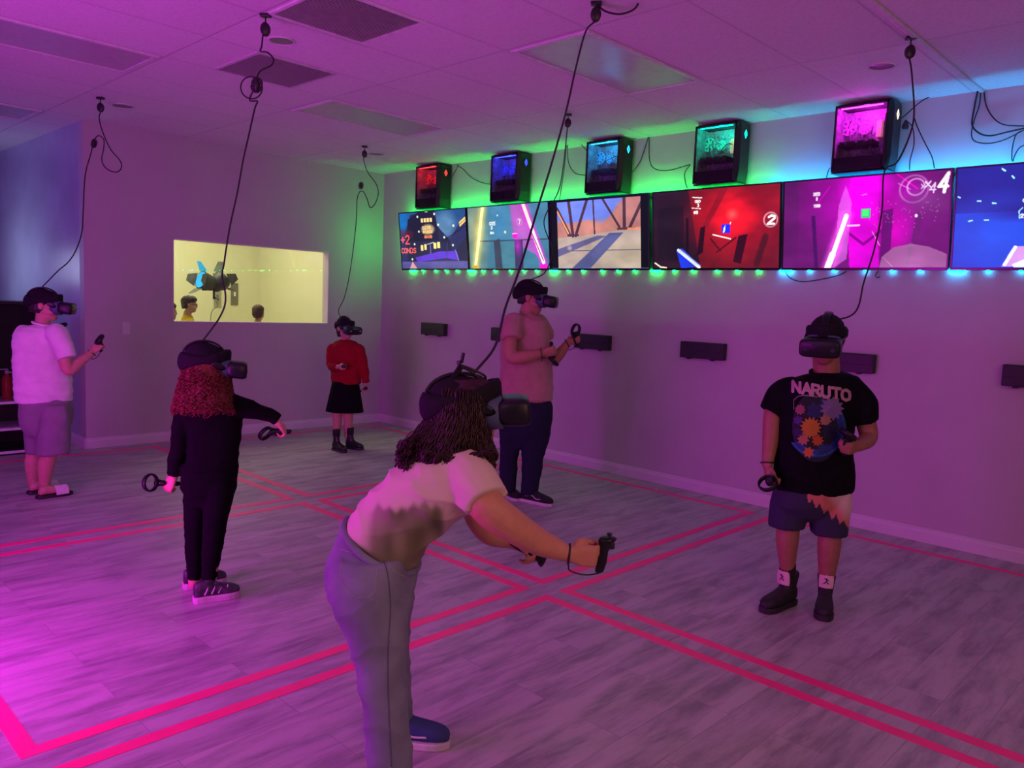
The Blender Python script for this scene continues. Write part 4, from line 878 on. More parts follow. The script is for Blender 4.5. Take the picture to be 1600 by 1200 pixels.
# ---------------------------------------------------------------- boy at far left: pale shirt, long grey shorts, white slides
def boy_left():
    g = Fig(at(68, 772, 2, 0), 'boy in pale t-shirt, grey shorts and white slides, arm raised at far left', yaw=.6)
    P = g.P; B = g.body; hf = nrm(HR * .93 + HF * .30 + V([0, 0, -.06])); M = frame(hf); hc = P(70, 477, 0.0); s = .93
    head(B, hc, M, s)
    sh = g.secs([((54, 507), (80, 507)), ((42, 511), (90, 511)), ((32, 518), (98, 518)), ((29, 530), (101, 530)), ((29, 550), (101, 550)), ((30, 575), (102, 575)), ((31, 595), (104, 595)), ((32, 612), (105, 612)), ((33, 628), (104, 628))], k=.66)
    tor = shrink(sh, .022) + shrink(g.secs([((36, 645), (104, 645)), ((38, 665), (103, 665))], k=.66), .02)
    B.loft(tor, 24)
    limb(B, [(P(66, 518, .02), .055), (P(67, 500, 0), .050), (P(69, 490, 0), .052)])
    # near (right) arm bent, hand raised
    w1 = P(145, 550, .06); limb(B, [(P(90, 528, -.06), .045), (P(98, 550, -.10), .047), (P(107, 579, -.10), .040), (P(124, 566, -.03), .038), (w1, .025)])
    gc, X, D, N_ = hand(B, w1, nrm(P(153, 541, .08) - w1), -HF * .2 - V([0, 0, 0.0]) + HR * .9 * 0 + HF * .9, 1, .84, 1.0)
    # far (left) arm forward, hidden by the body
    w2 = P(84, 535, .33); limb(B, [(P(42, 531, .08), .042), (P(48, 560, .17), .042), (P(60, 575, .25), .038), (w2, .025)])
    gc2, X2, D2, N2 = hand(B, w2, nrm(P(91, 522, .36) - w2), -HF, -1, .84, 1.0)
    # legs
    limb(B, [(P(56, 655, .06), .060), (P(53, 705, .07), .050), (P(51, 725, .06), .054), (P(52, 762, .08), .032)])
    limb(B, [(P(84, 655, -.04), .062), (P(78, 705, -.06), .054), (P(72, 728, -.06), .056), (P(69, 764, -.04), .033)])
    h1, t1 = at(44, 773, 2, 0), at(96, 765, 2, 0); h2, t2 = at(58, 780, 2, 0), at(112, 771.5, 2, 0)
    for h_, t_, q, a in ((h1, t1, .08, (52, 762)), (h2, t2, -.04, (69, 764))):
        d = nrm(t_ - h_); X_ = np.cross(d, [0, 0, 1]); z = V([0, 0, 1]); L = np.linalg.norm(t_ - h_)
        B.loft([(h_ + d * f_ * L + z * (.024 + hh / 2), X_, z, w_, hh / 2, 2.3) for f_, w_, hh in ((.05, .022, .04), (.15, .03, .055), (.3, .029, .07), (.5, .034, .05), (.75, .041, .03), (.9, .034, .022), (.97, .018, .014))], 14)
        ak = P(a[0], a[1], q); limb(B, [(ak, .033), (h_ + d * .2 * L + z * .06, .034)])
    mesh_part('body', remesh(B, .006, 3), SK('light', (.50, .27, .20)), g.root)
    c = MB(); c.loft(sh, 28)
    limb(c, [(P(88, 520, -.06), .075), (P(97, 538, -.10), .070), (P(105, 560, -.11), .064)], end=False); limb(c, [(P(38, 523, .09), .072), (P(35, 540, .11), .068), (P(36, 553, .14), .062)], end=False)
    mesh_part('shirt', remesh(c, .008, 4, .004, 7, (.005, (3, 3, 13))), cloth('pale_grey', (.72, .68, .72)), g.root)
    cc = MB(); n_ = P(66, 506, .0); cc.tube([n_ + (HR * math.cos(a) * .062 + HF * math.sin(a) * .06) + V([0, 0, .012 * math.cos(a) * -1]) for a in np.linspace(0, 6.283, 25)[:-1]], .009, 6, closed=True); cc.build('collar', cloth('pale_grey', (.72, .68, .72)), g.root)
    c = MB(); c.loft(g.secs([((38, 618), (102, 618)), ((38, 628), (104, 628)), ((37, 645), (106, 645)), ((39, 662), (105, 662)), ((48, 680), (96, 680))], k=.66), 26)
    c.loft(g.secs([((40, 632), (74, 632), dict(off=.05)), ((38, 652), (74, 652), dict(off=.07)), ((39, 680), (74, 680), dict(off=.08)), ((41, 708), (73, 708), dict(off=.07))], k=1.0), 22)
    c.loft(g.secs([((66, 632), (104, 632), dict(off=-.03)), ((64, 652), (107, 652), dict(off=-.05)), ((62, 680), (107, 680), dict(off=-.06)), ((60, 710), (106, 710), dict(off=-.06))], k=.95), 22)
    mesh_part('shorts', remesh(c, .008, 9, .003, 7, (.004, (9, 9, 3))), cloth('grey_shorts', (.22, .21, .23)), g.root)
    hb = MB(); hb.loft([(hc + M @ V([0, y, z]) * s, M[:, 0], M[:, 1], a * s, b * s) for z, y, a, b in ((-.062, -.042, .060, .062), (-.03, -.030, .075, .082), (.01, -.020, .081, .096), (.05, -.016, .081, .104), (.08, -.014, .070, .094), (.105, -.012, .045, .066), (.115, -.012, .012, .02))], 24)
    mesh_part('hair', remesh(hb, .006, 2, .004, 40), mat('hair_black', (.018, .014, .013), .6, var=.4, scale=80), g.root)
    for h_, t_ in ((h1, t1), (h2, t2)): shoe(g.root, h_, t_, .92, 1.08, mat('white_slide_strap', (.7, .68, .68), .5, var=.12, scale=60), M_sole_k, 'slide', name='slide_sandal')
    headset(hc, M, s, 'black headset on the boy in a pale t-shirt at far left')
    controller(gc, V([0, 0, .8]) - HF * .75, HR, .84, 'black controller held up by the boy in a pale t-shirt', strap=(w1 - D * .01, D, .03))
    controller(gc2, V([0, 0, 1]) * .9 + HR * .2, HR, .84, 'black controller hidden beyond the chest of the boy at far left')
    return hc, M, s
HK = boy_left()

# ---------------------------------------------------------------- girl with curly red hair, black clothes, seen from behind
def girl_red_hair():
    g = Fig(at(328, 930, 2, 0), 'girl with curly red hair and black clothes, seen from behind', yaw=.35)
    P = g.P; B = g.body; M = frame(HR * .94 + HF * .34 + V([0, 0, -.05])); hc = P(323, 572, 0.0); s = .92
    head(B, hc, M, s)
    to = g.secs([((306, 606), (345, 606)), ((292, 616), (362, 616)), ((284, 630), (374, 630)), ((286, 650), (375, 650)), ((293, 672), (373, 672)), ((298, 695), (371, 695)), ((297, 715), (370, 715)), ((289, 732), (369, 732)), ((286, 745), (368, 745)), ((286, 758), (367, 758))], k=.60)
    B.loft(shrink(to, .024), 24); limb(B, [(P(325, 620, 0), .045), (P(325, 600, 0), .043), (P(325, 588, 0), .046)])
    w1 = P(272, 745, -.02); limb(B, [(P(291, 640, -.03), .045), (P(283, 692, -.05), .034), (P(274, 728, -.03), .025), (w1, .021)])
    gc, X, D, N_ = hand(B, w1, V([0, 0, -.8]) - HR * .45 - HF * .1, HF * .9 + HR * .2, -1, .78, .9)
    w2 = P(436, 662, .10); limb(B, [(P(364, 636, .02), .045), (P(400, 645, .06), .032), (P(426, 655, .09), .024), (w2, .019)])
    gc2, X2, D2, N2 = hand(B, w2, V([0, 0, -.55]) + HF * .6 + HR * .25, -HR * .8 - V([0, 0, .4]), 1, .78, 1.0)
    limb(B, [(P(306, 770, .04), .045), (P(304, 830, .05), .042), (P(303, 912, .05), .028)]); limb(B, [(P(342, 770, -.02), .045), (P(337, 830, -.04), .042), (P(327, 922, -.04), .028)])
    mesh_part('body', remesh(B, .006, 3), SK('fair', (.62, .30, .23)), g.root)
    kk = mat('cloth_black', (.0045, .004, .006), .9, var=.2, scale=20, bump=.15, bscale=400, spec=.1)
    c = MB(); c.loft(to[:8] + g.secs([((287, 744), (369, 744))], k=.6), 28)
    limb(c, [(P(292, 636, -.02), .055), (P(284, 665, -.05), .046), (P(280, 692, -.06), .040), (P(274, 720, -.04), .036), (P(271, 741, -.02), .032)], end=False)
    limb(c, [(P(362, 634, .01), .060), (P(382, 637, .03), .050), (P(404, 644, .06), .040), (P(424, 651, .09), .038), (P(435, 657, .10), .034)], end=False)
    mesh_part('top', remesh(c, .007, 4, .003, 8, (.005, (5, 5, 14))), kk, g.root)
    c = MB(); c.loft(g.secs([((291, 732), (366, 732)), ((287, 745), (368, 745)), ((286, 760), (367, 760)), ((292, 775), (362, 775)), ((305, 790), (352, 790))], k=.72), 28)
    limb(c, [(P(312, 755, .03), .072), (P(308, 775, .04), .068), (P(306, 800, .04), .060), (P(304, 835, .05), .050), (P(304, 870, .05), .044), (P(303, 902, .05), .034)])
    limb(c, [(P(341, 755, -.01), .076), (P(341, 775, -.02), .072), (P(338, 800, -.03), .064), (P(334, 835, -.04), .055), (P(330, 870, -.04), .047), (P(327, 908, -.04), .036), (P(327, 918, -.04), .036)])
    mesh_part('leggings', remesh(c, .007, 8, .002, 9, (.0035, (6, 6, 16))), kk, g.root)
    # curly hair: a core volume and many small corkscrew curls
    core = MB(); core.loft([(P(u, v, o), HR, HF, a, b) for u, v, o, a, b in ((323, 556, .01, .072, .07), (322, 566, .01, .096, .092), (321, 580, .0, .098, .094), (320, 595, -.01, .108, .096), (319, 612, -.03, .128, .10), (318, 626, -.04, .142, .105), (317, 637, -.05, .138, .095), (316, 643, -.05, .10, .07))], 26)
    M_rh = mat('hair_red_curls', (.15, .024, .016), .7, var=.5, scale=70)
    hr = mesh_part('hair', remesh(core, .007, 2, .012, 22), M_rh, g.root)
    cu = MB(); rr = random.Random(5)
    for k in range(1150):
        t_ = rr.random() ** .75; th = rr.uniform(0, 2 * math.pi); v0 = 566 + 68 * t_; a = .098 + .042 * t_; b = .094 + .012 * t_
        ce = P(322.5 - 5 * t_, v0, .01 - .06 * t_) ; p = ce + HR * a * math.cos(th) + HF * b * math.sin(th)
        if t_ > .97: p = ce + HR * a * math.cos(th) * rr.random() + HF * b * math.sin(th) * rr.random()
        o_ = HR * math.cos(th) + HF * math.sin(th); L = rr.uniform(.03, .055); ph = rr.uniform(0, 6.28); q = rr.uniform(.005, .009); tw = rr.choice((-1, 1)); pts = []
        for j in range(11):
            w_ = j / 10; a2 = ph + tw * w_ * 9.5; pts.append(p + o_ * (q * math.cos(a2) + .004) + np.cross(o_, [0, 0, 1]) * q * math.sin(a2) - V([0, 0, L * w_]) + o_ * .008 * w_)
        cu.tube(pts, .0021, 3)
    cu.build('curls', M_rh, hr)
    M_up = mat('trainer_pattern_upper', (.06, .05, .07), .6, var=.9, scale=26); M_ps = mat('pale_pink_rubber', (.62, .42, .55), .5)
    for h_, t_, sw in ((at(287, 921, 2, 0), at(353, 910, 2, 0), 1), (at(303, 943, 2, 0), at(374, 931, 2, 0), 1)):
        u, a1, a2, a3, a4 = shoe(g.root, h_, t_, .84, 1.05, M_up, M_ps, 'low', sole_h=.034, name='trainer'); laces(u, a1, a2, a3, a4, .84, mat('black_lace', (.02, .02, .02), .7), .034)
        ov = MB()
        for f_ in (.2, .35, .5, .64):
            ov.tube(spline([a1 + a2 * f_ * a4 + a3 * .036 * .84 + V([0, 0, .044]), a1 + a2 * (f_ + .06) * a4 + a3 * .034 * .84 + V([0, 0, .07]), a1 + a2 * (f_ + .08) * a4 + a3 * .022 * .84 + V([0, 0, .092 if f_ < .45 else .075])], 4), .004, 5)
        ov.build('side_stripes', mat('pale_stripe', (.5, .42, .5), .5), u)
    headset(hc, M, s, 'black headset on the girl with curly red hair')
    dome = MB(); 
    controller(P(262, 755, -.02), -HR * .8 + V([0, 0, .05]) - HF * .2, V([0, 0, 1]) * .2 - HF * .9, .86, 'black controller with round ring in the lowered left hand of the red-haired girl')
    controller(gc2, -HR * .9 + V([0, 0, .1]), -HF * .5 + V([0, 0, -.6]), .80, 'black controller in the outstretched right hand of the red-haired girl')
    return hc, M, s
HG = girl_red_hair()

# ---------------------------------------------------------------- small girl in a red jumper and black skirt in the corner
def small_girl():
    g = Fig(at(541, 700, 2, 0), 'small girl in a red jumper, black skirt and black boots near the corner', yaw=-.45)
    P = g.P; B = g.body; M = frame(HR * .72 - HF * .68 + V([0, 0, -.05])); hc = P(539, 513, 0.0); s = .90
    head(B, hc, M, s)
    to = g.secs([((530, 531), (549, 531)), ((523, 534), (557, 534)), ((516, 541), (564, 541)), ((515, 552), (566, 552)), ((515, 570), (566, 570)), ((516, 585), (565, 585)), ((517, 599), (564, 599))], k=.62)
    B.loft(shrink(to, .02), 22); limb(B, [(P(539, 538, 0), .043), (P(539, 526, 0), .041), (P(539, 520, 0), .043)])
    w1 = P(571, 600, -.04); limb(B, [(P(558, 549, -.05), .034), (P(568, 570, -.06), .034), (w1, .021)])
    gc, X, D, N_ = hand(B, w1, V([0, 0, -1]) + HR * .02, -HF * .5 - HR * .5, -1, .74, 1.0)
    w2 = P(530, 573, -.20); limb(B, [(P(522, 549, .02), .034), (P(517, 570, -.03), .036), (P(524, 573, -.12), .030), (w2, .021)])
    gc2, X2, D2, N2 = hand(B, w2, HR * .5 - HF * .75, HF * .3 + HR * .6, 1, .74, 1.0)
    limb(B, [(P(527, 640, 0), .058), (P(527, 662, 0), .044), (P(526, 684, .0), .032)]); limb(B, [(P(544, 640, 0), .058), (P(544, 662, 0), .044), (P(543, 682, .0), .032)])
    mesh_part('body', remesh(B, .006, 3), SK('light', (.50, .27, .20)), g.root)
    c = MB(); c.loft(to, 26); limb(c, [(P(561, 545, -.06), .056), (P(566, 562, -.07), .048), (P(570, 580, -.06), .042), (P(571.5, 597, -.04), .036)], end=False)
    limb(c, [(P(520, 545, .02), .056), (P(517, 562, -.01), .050), (P(519, 573, -.06), .045), (P(527, 573, -.17), .036)], end=False)
    mesh_part('jumper', remesh(c, .008, 3, .003, 8, (.006, (5, 5, 12))), cloth('red_knit', (.27, .005, .016), 30, .95, .4), g.root)
    nk = MB(); cpt = P(539, 532, 0); nk.tube([cpt + (HR * math.cos(a) * .052 + HF * math.sin(a) * .05) for a in np.linspace(0, 6.283, 25)[:-1]], .009, 6, closed=True); nk.build('collar', cloth('red_knit', (.27, .005, .016), 30), g.root)
    # pleated skirt
    top, bot = P(540, 596, 0), P(538.5, 643, 0); vs = []; n = 72; rows = 7
    for i in range(rows):
        t_ = i / (rows - 1); c_ = top + (bot - top) * t_; r0 = .135 + .05 * t_
        for k in range(n):
            th = 2 * math.pi * k / n; r_ = r0 * (1 + .045 * t_ * math.sin(18 * th)); vs.append(c_ + HR * r_ * math.cos(th) + HF * r_ * .8 * math.sin(th))
    fs = [(i * n + k, i * n + (k + 1) % n, (i + 1) * n + (k + 1) % n, (i + 1) * n + k) for i in range(rows - 1) for k in range(n)]
    o2 = len(vs); vs += [top + (p - top) * .94 if False else p + nrm(top - p + V([0, 0, p[2] - top[2]])) * .006 for p in vs]
    fs += [tuple(o2 + i for i in f_[::-1]) for f_ in fs]; fs += [(i, (i + 1) % n, o2 + (i + 1) % n, o2 + i) for i in range(n)] + [((rows - 1) * n + i, o2 + (rows - 1) * n + i, o2 + (rows - 1) * n + (i + 1) % n, (rows - 1) * n + (i + 1) % n) for i in range(n)]
    m = MB(); m.add(vs, fs, True); m.build('skirt', mat('cloth_black', (.010, .009, .012)), g.root)
    hb = MB(); hb.loft([(hc + M @ V([0, y, z]) * s, M[:, 0], M[:, 1], a * s, b * s) for z, y, a, b in ((-.10, -.050, .055, .045), (-.062, -.042, .068, .062), (-.03, -.030, .078, .082), (.01, -.020, .083, .096), (.05, -.014, .082, .106), (.08, -.012, .070, .094), (.105, -.012, .045, .066), (.115, -.012, .012, .02))], 24)
    mesh_part('hair', remesh(hb, .006, 2, .004, 40), mat('hair_dark_brown', (.03, .016, .012), .6, var=.4, scale=80), g.root)
    M_bt = mat('black_boot_leather', (.012, .012, .014), .35)
    for h_, t_ in ((at(521, 703, 2, 0), at(537, 707, 2, 0)), (at(541, 700, 2, 0), at(561, 702.5, 2, 0))):
        d = nrm(t_ - h_); t_ = h_ + d * .2
        u, a1, a2, a3, a4 = shoe(g.root, h_, t_, .85, 1.05, M_bt, M_sole_k, 'boot', name='boot'); laces(u, a1, a2, a3, a4, .85, mat('black_lace', (.02, .02, .02), .7), .03, 4)
        sk = MB(); ak = a1 + a2 * .22 * a4; sk.loft([(ak + V([0, 0, z]), a3, a2, r_, r_) for z, r_ in ((.15, .036), (.20, .038), (.215, .037))], 16); sk.build('sock', mat('black_knit_sock', (.015, .015, .018), .9), u)
    headset(hc, M, s, 'black headset on the small girl in a red jumper', led=True)
    controller(gc, V([0, 0, .3]) - HF * .2 + HR * .5, -HF, .78, 'black controller hanging in the lowered hand of the small girl in red', ring=False)
    controller(gc2, V([0, 0, .8]) * 0.3 - HF * .9, HR, .78, 'black controller held in front of the small girl in red', ring=False)
    return hc, M, s
HS_ = small_girl()

# ---------------------------------------------------------------- man in a pale pink shirt and dark trousers by the wall
def man():
    g = Fig(at(818, 783, 2, 0), 'man in pale pink t-shirt and dark trousers holding two controllers', yaw=-.5)
    P = g.P; B = g.body; M = frame(HR * .985 - HF * .17 + V([0, 0, -.10])); hc = P(829.5, 465, 0.0); s = 1.0
    head(B, hc, M, s)
    sh = g.secs([((812, 488), (842, 492)), ((800, 493), (848, 497)), ((789, 501), (853, 503)), ((784, 515), (857, 515)), ((783, 535), (859, 535)), ((782, 560), (861, 560)), ((782, 585), (862, 585)), ((781, 605), (863, 605)), ((780, 624), (863, 624))], k=.70)
    B.loft(shrink(sh, .02) + shrink(g.secs([((784, 650), (858, 650))], k=.66), .02), 24)
    limb(B, [(P(823, 503, .01), .066), (P(824, 488, 0), .060), (P(828, 476, 0), .062)])
    w1 = P(847, 552, -.22); limb(B, [(P(803, 512, -.11), .050), (P(797, 538, -.19), .052), (P(799, 558, -.22), .050), (P(822, 557, -.24), .047), (w1, .029)])
    gc, X, D, N_ = hand(B, w1, HR * .95 + V([0, 0, .22]) - HF * .0, HF * .75 + V([0, 0, .25]), -1, 1.0, 1.0)
    w2 = P(887, 536, .10); limb(B, [(P(842, 512, .12), .048), (P(854, 545, .16), .048), (P(862, 563, .13), .047), (P(875, 552, .12), .044), (w2, .029)])
    gc2, X2, D2, N2 = hand(B, w2, HR * .75 + V([0, 0, .45]), -HF * .85 + HR * .2, -1, .92, 1.0)
    mesh_part('body', remesh(B, .006, 3), SK('tan', (.42, .20, .14)), g.root)
    pink = cloth('pale_pink', (.44, .26, .23))
    c = MB(); c.loft(sh, 28)
    limb(c, [(P(803, 505, -.09), .085), (P(799, 518, -.15), .084), (P(799, 530, -.18), .078)], end=False); limb(c, [(P(842, 506, .12), .080), (P(850, 520, .16), .076), (P(853, 532, .17), .070)], end=False)
    mesh_part('shirt', remesh(c, .008, 4, .003, 7, (.006, (5, 5, 9))), pink, g.root)
    cc = MB(); n_ = P(827, 491, .0); cc.tube([n_ + (HR * math.cos(a) * .070 + HF * math.sin(a) * .066) - V([0, 0, .022 * math.cos(a)]) for a in np.linspace(0, 6.283, 25)[:-1]], .009, 6, closed=True); cc.build('collar', pink, g.root)
    c = MB(); c.loft(g.secs([((789, 608), (855, 608)), ((786, 622), (858, 622)), ((780, 634), (863, 634)), ((779, 655), (862, 655)), ((786, 675), (856, 675)), ((800, 700), (842, 700))], k=.66), 28)
    c.loft(g.secs([((784, 635), (826, 635), dict(off=.01)), ((779, 660), (824, 660), dict(off=.03)), ((781, 690), (815, 690), dict(off=.03)), ((781, 715), (809, 715), dict(off=.03)), ((780, 740), (808, 740), dict(off=.03)), ((780, 760), (806, 760), dict(off=.04)), ((783, 769), (804, 769), dict(off=.04))], k=1.0, yaw=0), 20)
    c.loft(g.secs([((815, 635), (860, 635), dict(off=0)), ((815, 660), (862, 660), dict(off=-.02)), ((816, 690), (858, 690), dict(off=-.03)), ((815, 715), (849, 715), dict(off=-.03)), ((815, 740), (846, 740), dict(off=-.03)), ((814, 760), (842, 760), dict(off=-.02)), ((815, 772), (839, 772), dict(off=-.02))], k=1.0, yaw=0), 20)
    mesh_part('trousers', remesh(c, .008, 9, .003, 7, (.005, (6, 6, 8))), cloth('dark_navy', (.016, .018, .045)), g.root)
    hb = MB(); hb.loft([(hc + M @ V([0, y, z]) * s, M[:, 0], M[:, 1], a * s, b * s) for z, y, a, b in ((-.058, -.060, .050, .040), (-.035, -.040, .068, .062), (-.01, -.028, .076, .082), (.03, -.018, .080, .097), (.06, -.014, .078, .100), (.085, -.012, .066, .088), (.105, -.012, .045, .066), (.115, -.012, .012, .02))], 24)
    mesh_part('hair', remesh(hb, .006, 2, .004, 40), mat('hair_black', (.018, .014, .013)), g.root)
    M_van = mat('black_canvas', (.014, .013, .02), .8)
    for h_, t_ in ((at(783, 771, 2, 0), at(800, 779, 2, 0)), (at(815, 782, 2, 0), at(850, 789, 2, 0))):
        t_ = h_ + nrm(t_ - h_) * .28
        u, a1, a2, a3, a4 = shoe(g.root, h_, t_, 1.0, 1.08, M_van, M_sole_w, 'low', name='shoe'); laces(u, a1, a2, a3, a4, 1.0, M_lace_w, .026, 4)
        st = MB(); 
        for sd in (-1, 1): st.tube(spline([a1 + a2 * .2 * a4 + a3 * sd * .037 + V([0, 0, .055]), a1 + a2 * .42 * a4 + a3 * sd * .040 + V([0, 0, .066]), a1 + a2 * .55 * a4 + a3 * sd * .041 + V([0, 0, .045]), a1 + a2 * .7 * a4 + a3 * sd * .043 + V([0, 0, .05])], 5), .004, 5)
        st.build('side_stripe', M_sole_w, u)
    headset(hc, M, s, 'black headset on the man in a pale pink t-shirt')
    controller(gc, X * .8 - HR * .25 - HF * .35, D, .92, 'black controller in the near hand of the man in pink', strap=(w1 - D * .005, D, .038))
    controller(gc2, X2 * .7 - HF * .5, D2, 1.0, 'black controller raised in the far hand of the man in pink', strap=(w2 - D2 * .005, D2, .036))
    return hc, M, s
HM = man()

# ---------------------------------------------------------------- boy in a black printed shirt facing the camera
from mathutils.bvhtree import BVHTree
def project(co):
    q = (co - CAM) @ RW.T; return 800 + F_PX * q[:, 0] / q[:, 2], 600 + F_PX * q[:, 1] / q[:, 2]
def lin3(c): return np.array(srgb(*c))
def boy_right():
    b0 = (at(1216, 938, 2, 0) + at(1290, 962, 2, 0)) / 2
    g = Fig(b0, 'boy in a black printed t-shirt and tie-dye shorts, wearing black high-top shoes', yaw=.25)
    P = g.P; B = g.body; M = frame(-HF * .87 - HR * .50 + V([0, 0, -.16])); hc = P(1291, 531, 0.0); s = .98
    head(B, hc, M, s)
    sh = g.secs([((1268, 582), (1315, 582)), ((1252, 586), (1328, 584)), ((1232, 594), (1342, 591)), ((1218, 607), (1346, 605)), ((1214, 625), (1345, 625)), ((1214, 645), (1341, 645)), ((1213, 668), (1335, 668)), ((1211, 692), (1332, 692)), ((1208, 720), (1333, 718)), ((1208, 742), (1336, 740)), ((1212, 762), (1337, 760)), ((1218, 771), (1336, 768))], k=.64)
    B.loft(shrink(sh, .03), 26); limb(B, [(P(1291, 590, .03), .068), (P(1291, 572, .02), .066), (P(1290, 556, .02), .066)])
    w1 = P(1199, 726, -.06); limb(B, [(P(1222, 607, .02), .048), (P(1208, 645, .0), .047), (P(1204, 686, -.02), .042), (w1, .029)])
    gc, X, D, N_ = hand(B, w1, V([0, 0, -1]) + HR * .0 - HF * .25, HR * .9 - HF * .1, 1, .93, .95)
    w2 = P(1341, 697, -.15); limb(B, [(P(1338, 607, .0), .048), (P(1350, 650, -.01), .050), (P(1357, 683, -.03), .046), (w2, .030)])
    gc2, X2, D2, N2 = hand(B, w2, -HR * .75 - HF * .6 - V([0, 0, .08]), HF * .2 - HR * .6 + V([0, 0, .1]), -1, .93, .95)
    limb(B, [(P(1235, 790, 0), .060), (P(1231, 830, -.0), .060), (P(1230, 848, -.0), .057), (P(1230, 893, .02), .037)])
    limb(B, [(P(1293, 795, 0), .062), (P(1296, 838, -.02), .060), (P(1295, 860, -.02), .058), (P(1291, 908, -.0), .038)])
    mesh_part('body', remesh(B, .006, 3), SK('brown', (.30, .135, .085)), g.root)
    kk = mat('cloth_black_tee', (.005, .0045, .008), .9, var=.2, scale=20, bump=.15, bscale=400, spec=.1)
    c = MB(); c.loft(sh, 30)
    limb(c, [(P(1238, 608, .01), .068), (P(1220, 621, .0), .076), (P(1204, 645, -.01), .066)], end=False); limb(c, [(P(1328, 606, .0), .068), (P(1343, 628, -.01), .080), (P(1352, 660, -.02), .066)], end=False)
    me = remesh(c, .007, 4, .003, 7, (.006, (5, 5, 7)))
    bm = bmesh.new(); bm.from_mesh(me)
    tree = BVHTree.FromBMesh(bm); bm.free()
    shirt = mesh_part('shirt', me, kk, g.root)
    cc = MB(); n_ = P(1291, 584, -.005); cc.tube([n_ + (HR * math.cos(a) * .078 + HF * math.sin(a) * .075) + V([0, 0, .018 * math.sin(a)]) for a in np.linspace(0, 6.283, 25)[:-1]], .009, 6, closed=True); cc.build('collar', kk, g.root)
    # printed front: white lettering over a round splash of colours, laid on the cloth
    W_, H_ = 210, 290; u0, u1, v0, v1 = 1232.0, 1334.0, 590.0, 730.0; pic = Pic(W_, H_, (10, 10, 16), (u1 - u0) / (v1 - v0))
    U = lambda x, y: ((1180 + x / 6 - u0) / (u1 - u0), (560 + y / 6 - v0) / (v1 - v0))
    pic.a[:] = 0
    pic.blob(U(575, 640), .40, .42, (18, 26, 84), 1, .12); pic.blob(U(560, 620), .34, .36, (16, 14, 40), 1, .1)
    for r_, w_, cl in ((.27, .03, (24, 66, 168)), (.315, .014, (34, 104, 190))):
        m = np.abs(np.hypot((pic.u - U(575, 650)[0]) * pic.asp, pic.v - U(575, 650)[1]) - r_) < w_; m &= (pic.u > .5) | (pic.v > .72); pic._put(m.astype(float), cl)
    pic.strokes([[U(360, 480), U(360, 390), U(400, 355), U(460, 345), U(580, 360)]], .008, (190, 170, 200))
    def splash(c, r, n, col, spike=.45, ph=0.0, sy=1.0):
        q = []
        for k in range(2 * n): a = ph + math.pi * k / n; rr = r * (1 if k % 2 == 0 else 1 - spike); q.append(U(c[0] + rr * math.cos(a), c[1] + rr * math.sin(a) * sy))
        pic.poly(q, col)
    splash((560, 490), 90, 7, (30, 44, 120), .35); splash((420, 480), 55, 9, (180, 100, 130), .3); splash((400, 580), 50, 6, (86, 60, 150), .4, .4)
    splash((720, 470), 118, 13, (150, 130, 190), .28); splash((660, 580), 60, 9, (206, 150, 130), .3, .2); splash((700, 680), 80, 8, (24, 40, 78), .3)
    splash((520, 650), 105, 15, (228, 150, 52), .30); splash((450, 760), 60, 8, (214, 134, 118), .35, .2); splash((585, 770), 62, 9, (226, 104, 44), .4, .1)
    splash((400, 690), 60, 8, (52, 30, 110), .5); splash((500, 880), 58, 7, (240, 130, 60), .4, .5); splash((640, 850), 70, 7, (20, 60, 140), .5)
    for i, ch in enumerate('NARUTO'):
        x, y = 352 + i * 92, 214 + i * 15; sc = [(66, 95), (76, 98), (70, 96), (66, 98), (76, 92), (76, 98)][i]
        pic.strokes([[U(x + q[0] * sc[0], y + q[1] * sc[1] + q[0] * 10) for q in ln] for ln in GLYPH[ch]], .034, (232, 178, 205))
    uu = u0 + pic.u * (u1 - u0); vv = v0 + pic.v * (v1 - v0); pts = {}; C0 = Vector(CAM)
    lin = pic.lin(); idx = -np.ones((H_, W_), int); vs = []; cols = []
    need = pic.a > .5; nd = need.copy(); nd[1:] |= need[:-1]; nd[:, 1:] |= need[:, :-1]; nd[1:, 1:] |= need[:-1, :-1]
    for j in range(H_):
        for i in range(W_):
            if not nd[j, i]: continue
            d = Vector(nrm(ray(uu[j, i], vv[j, i]))); h = tree.ray_cast(C0, d)
            if h[0] is None: continue
            idx[j, i] = len(vs); vs.append(tuple(h[0] - d * .0035)); cols.append(lin[j, i] * .55)
    fs = [(idx[j, i], idx[j + 1, i], idx[j + 1, i + 1], idx[j, i + 1]) for j in range(H_ - 1) for i in range(W_ - 1) if need[j, i] and min(idx[j, i], idx[j + 1, i], idx[j + 1, i + 1], idx[j, i + 1]) >= 0]
    fs = [tuple(int(k) for k in f_) for f_ in fs]
    vn = np.array(vs) - ORG[g.root.name]
    me2 = bpy.data.meshes.new('shirt_print'); me2.from_pydata(vn.tolist(), [], fs); a = me2.color_attributes.new('Col', 'FLOAT_COLOR', 'POINT'); cf = np.ones((len(vs), 4), np.float32); cf[:, :3] = np.array(cols); a.data.foreach_set('color', cf.ravel())
    me2.polygons.foreach_set('use_smooth', [True] * len(fs)); me2.materials.append(vmat('shirt_print_ink', .7)); o = bpy.data.objects.new('shirt_print', me2); COL.objects.link(o); o.parent = shirt; o['label'] = 'white lettering over a round splash of blue, orange and lavender'
    # shorts
    c = MB(); c.loft(g.secs([((1216, 750), (1330, 750)), ((1210, 765), (1331, 765)), ((1206, 785), (1327, 785)), ((1220, 802), (1312, 802)), ((1240, 812), (1290, 812))], k=.66), 28)
    c.loft(g.secs([((1210, 765), (1262, 765)), ((1205, 785), (1264, 785)), ((1203, 805), (1261, 805)), ((1202, 822), (1257, 824))], k=.95, yaw=0), 22)
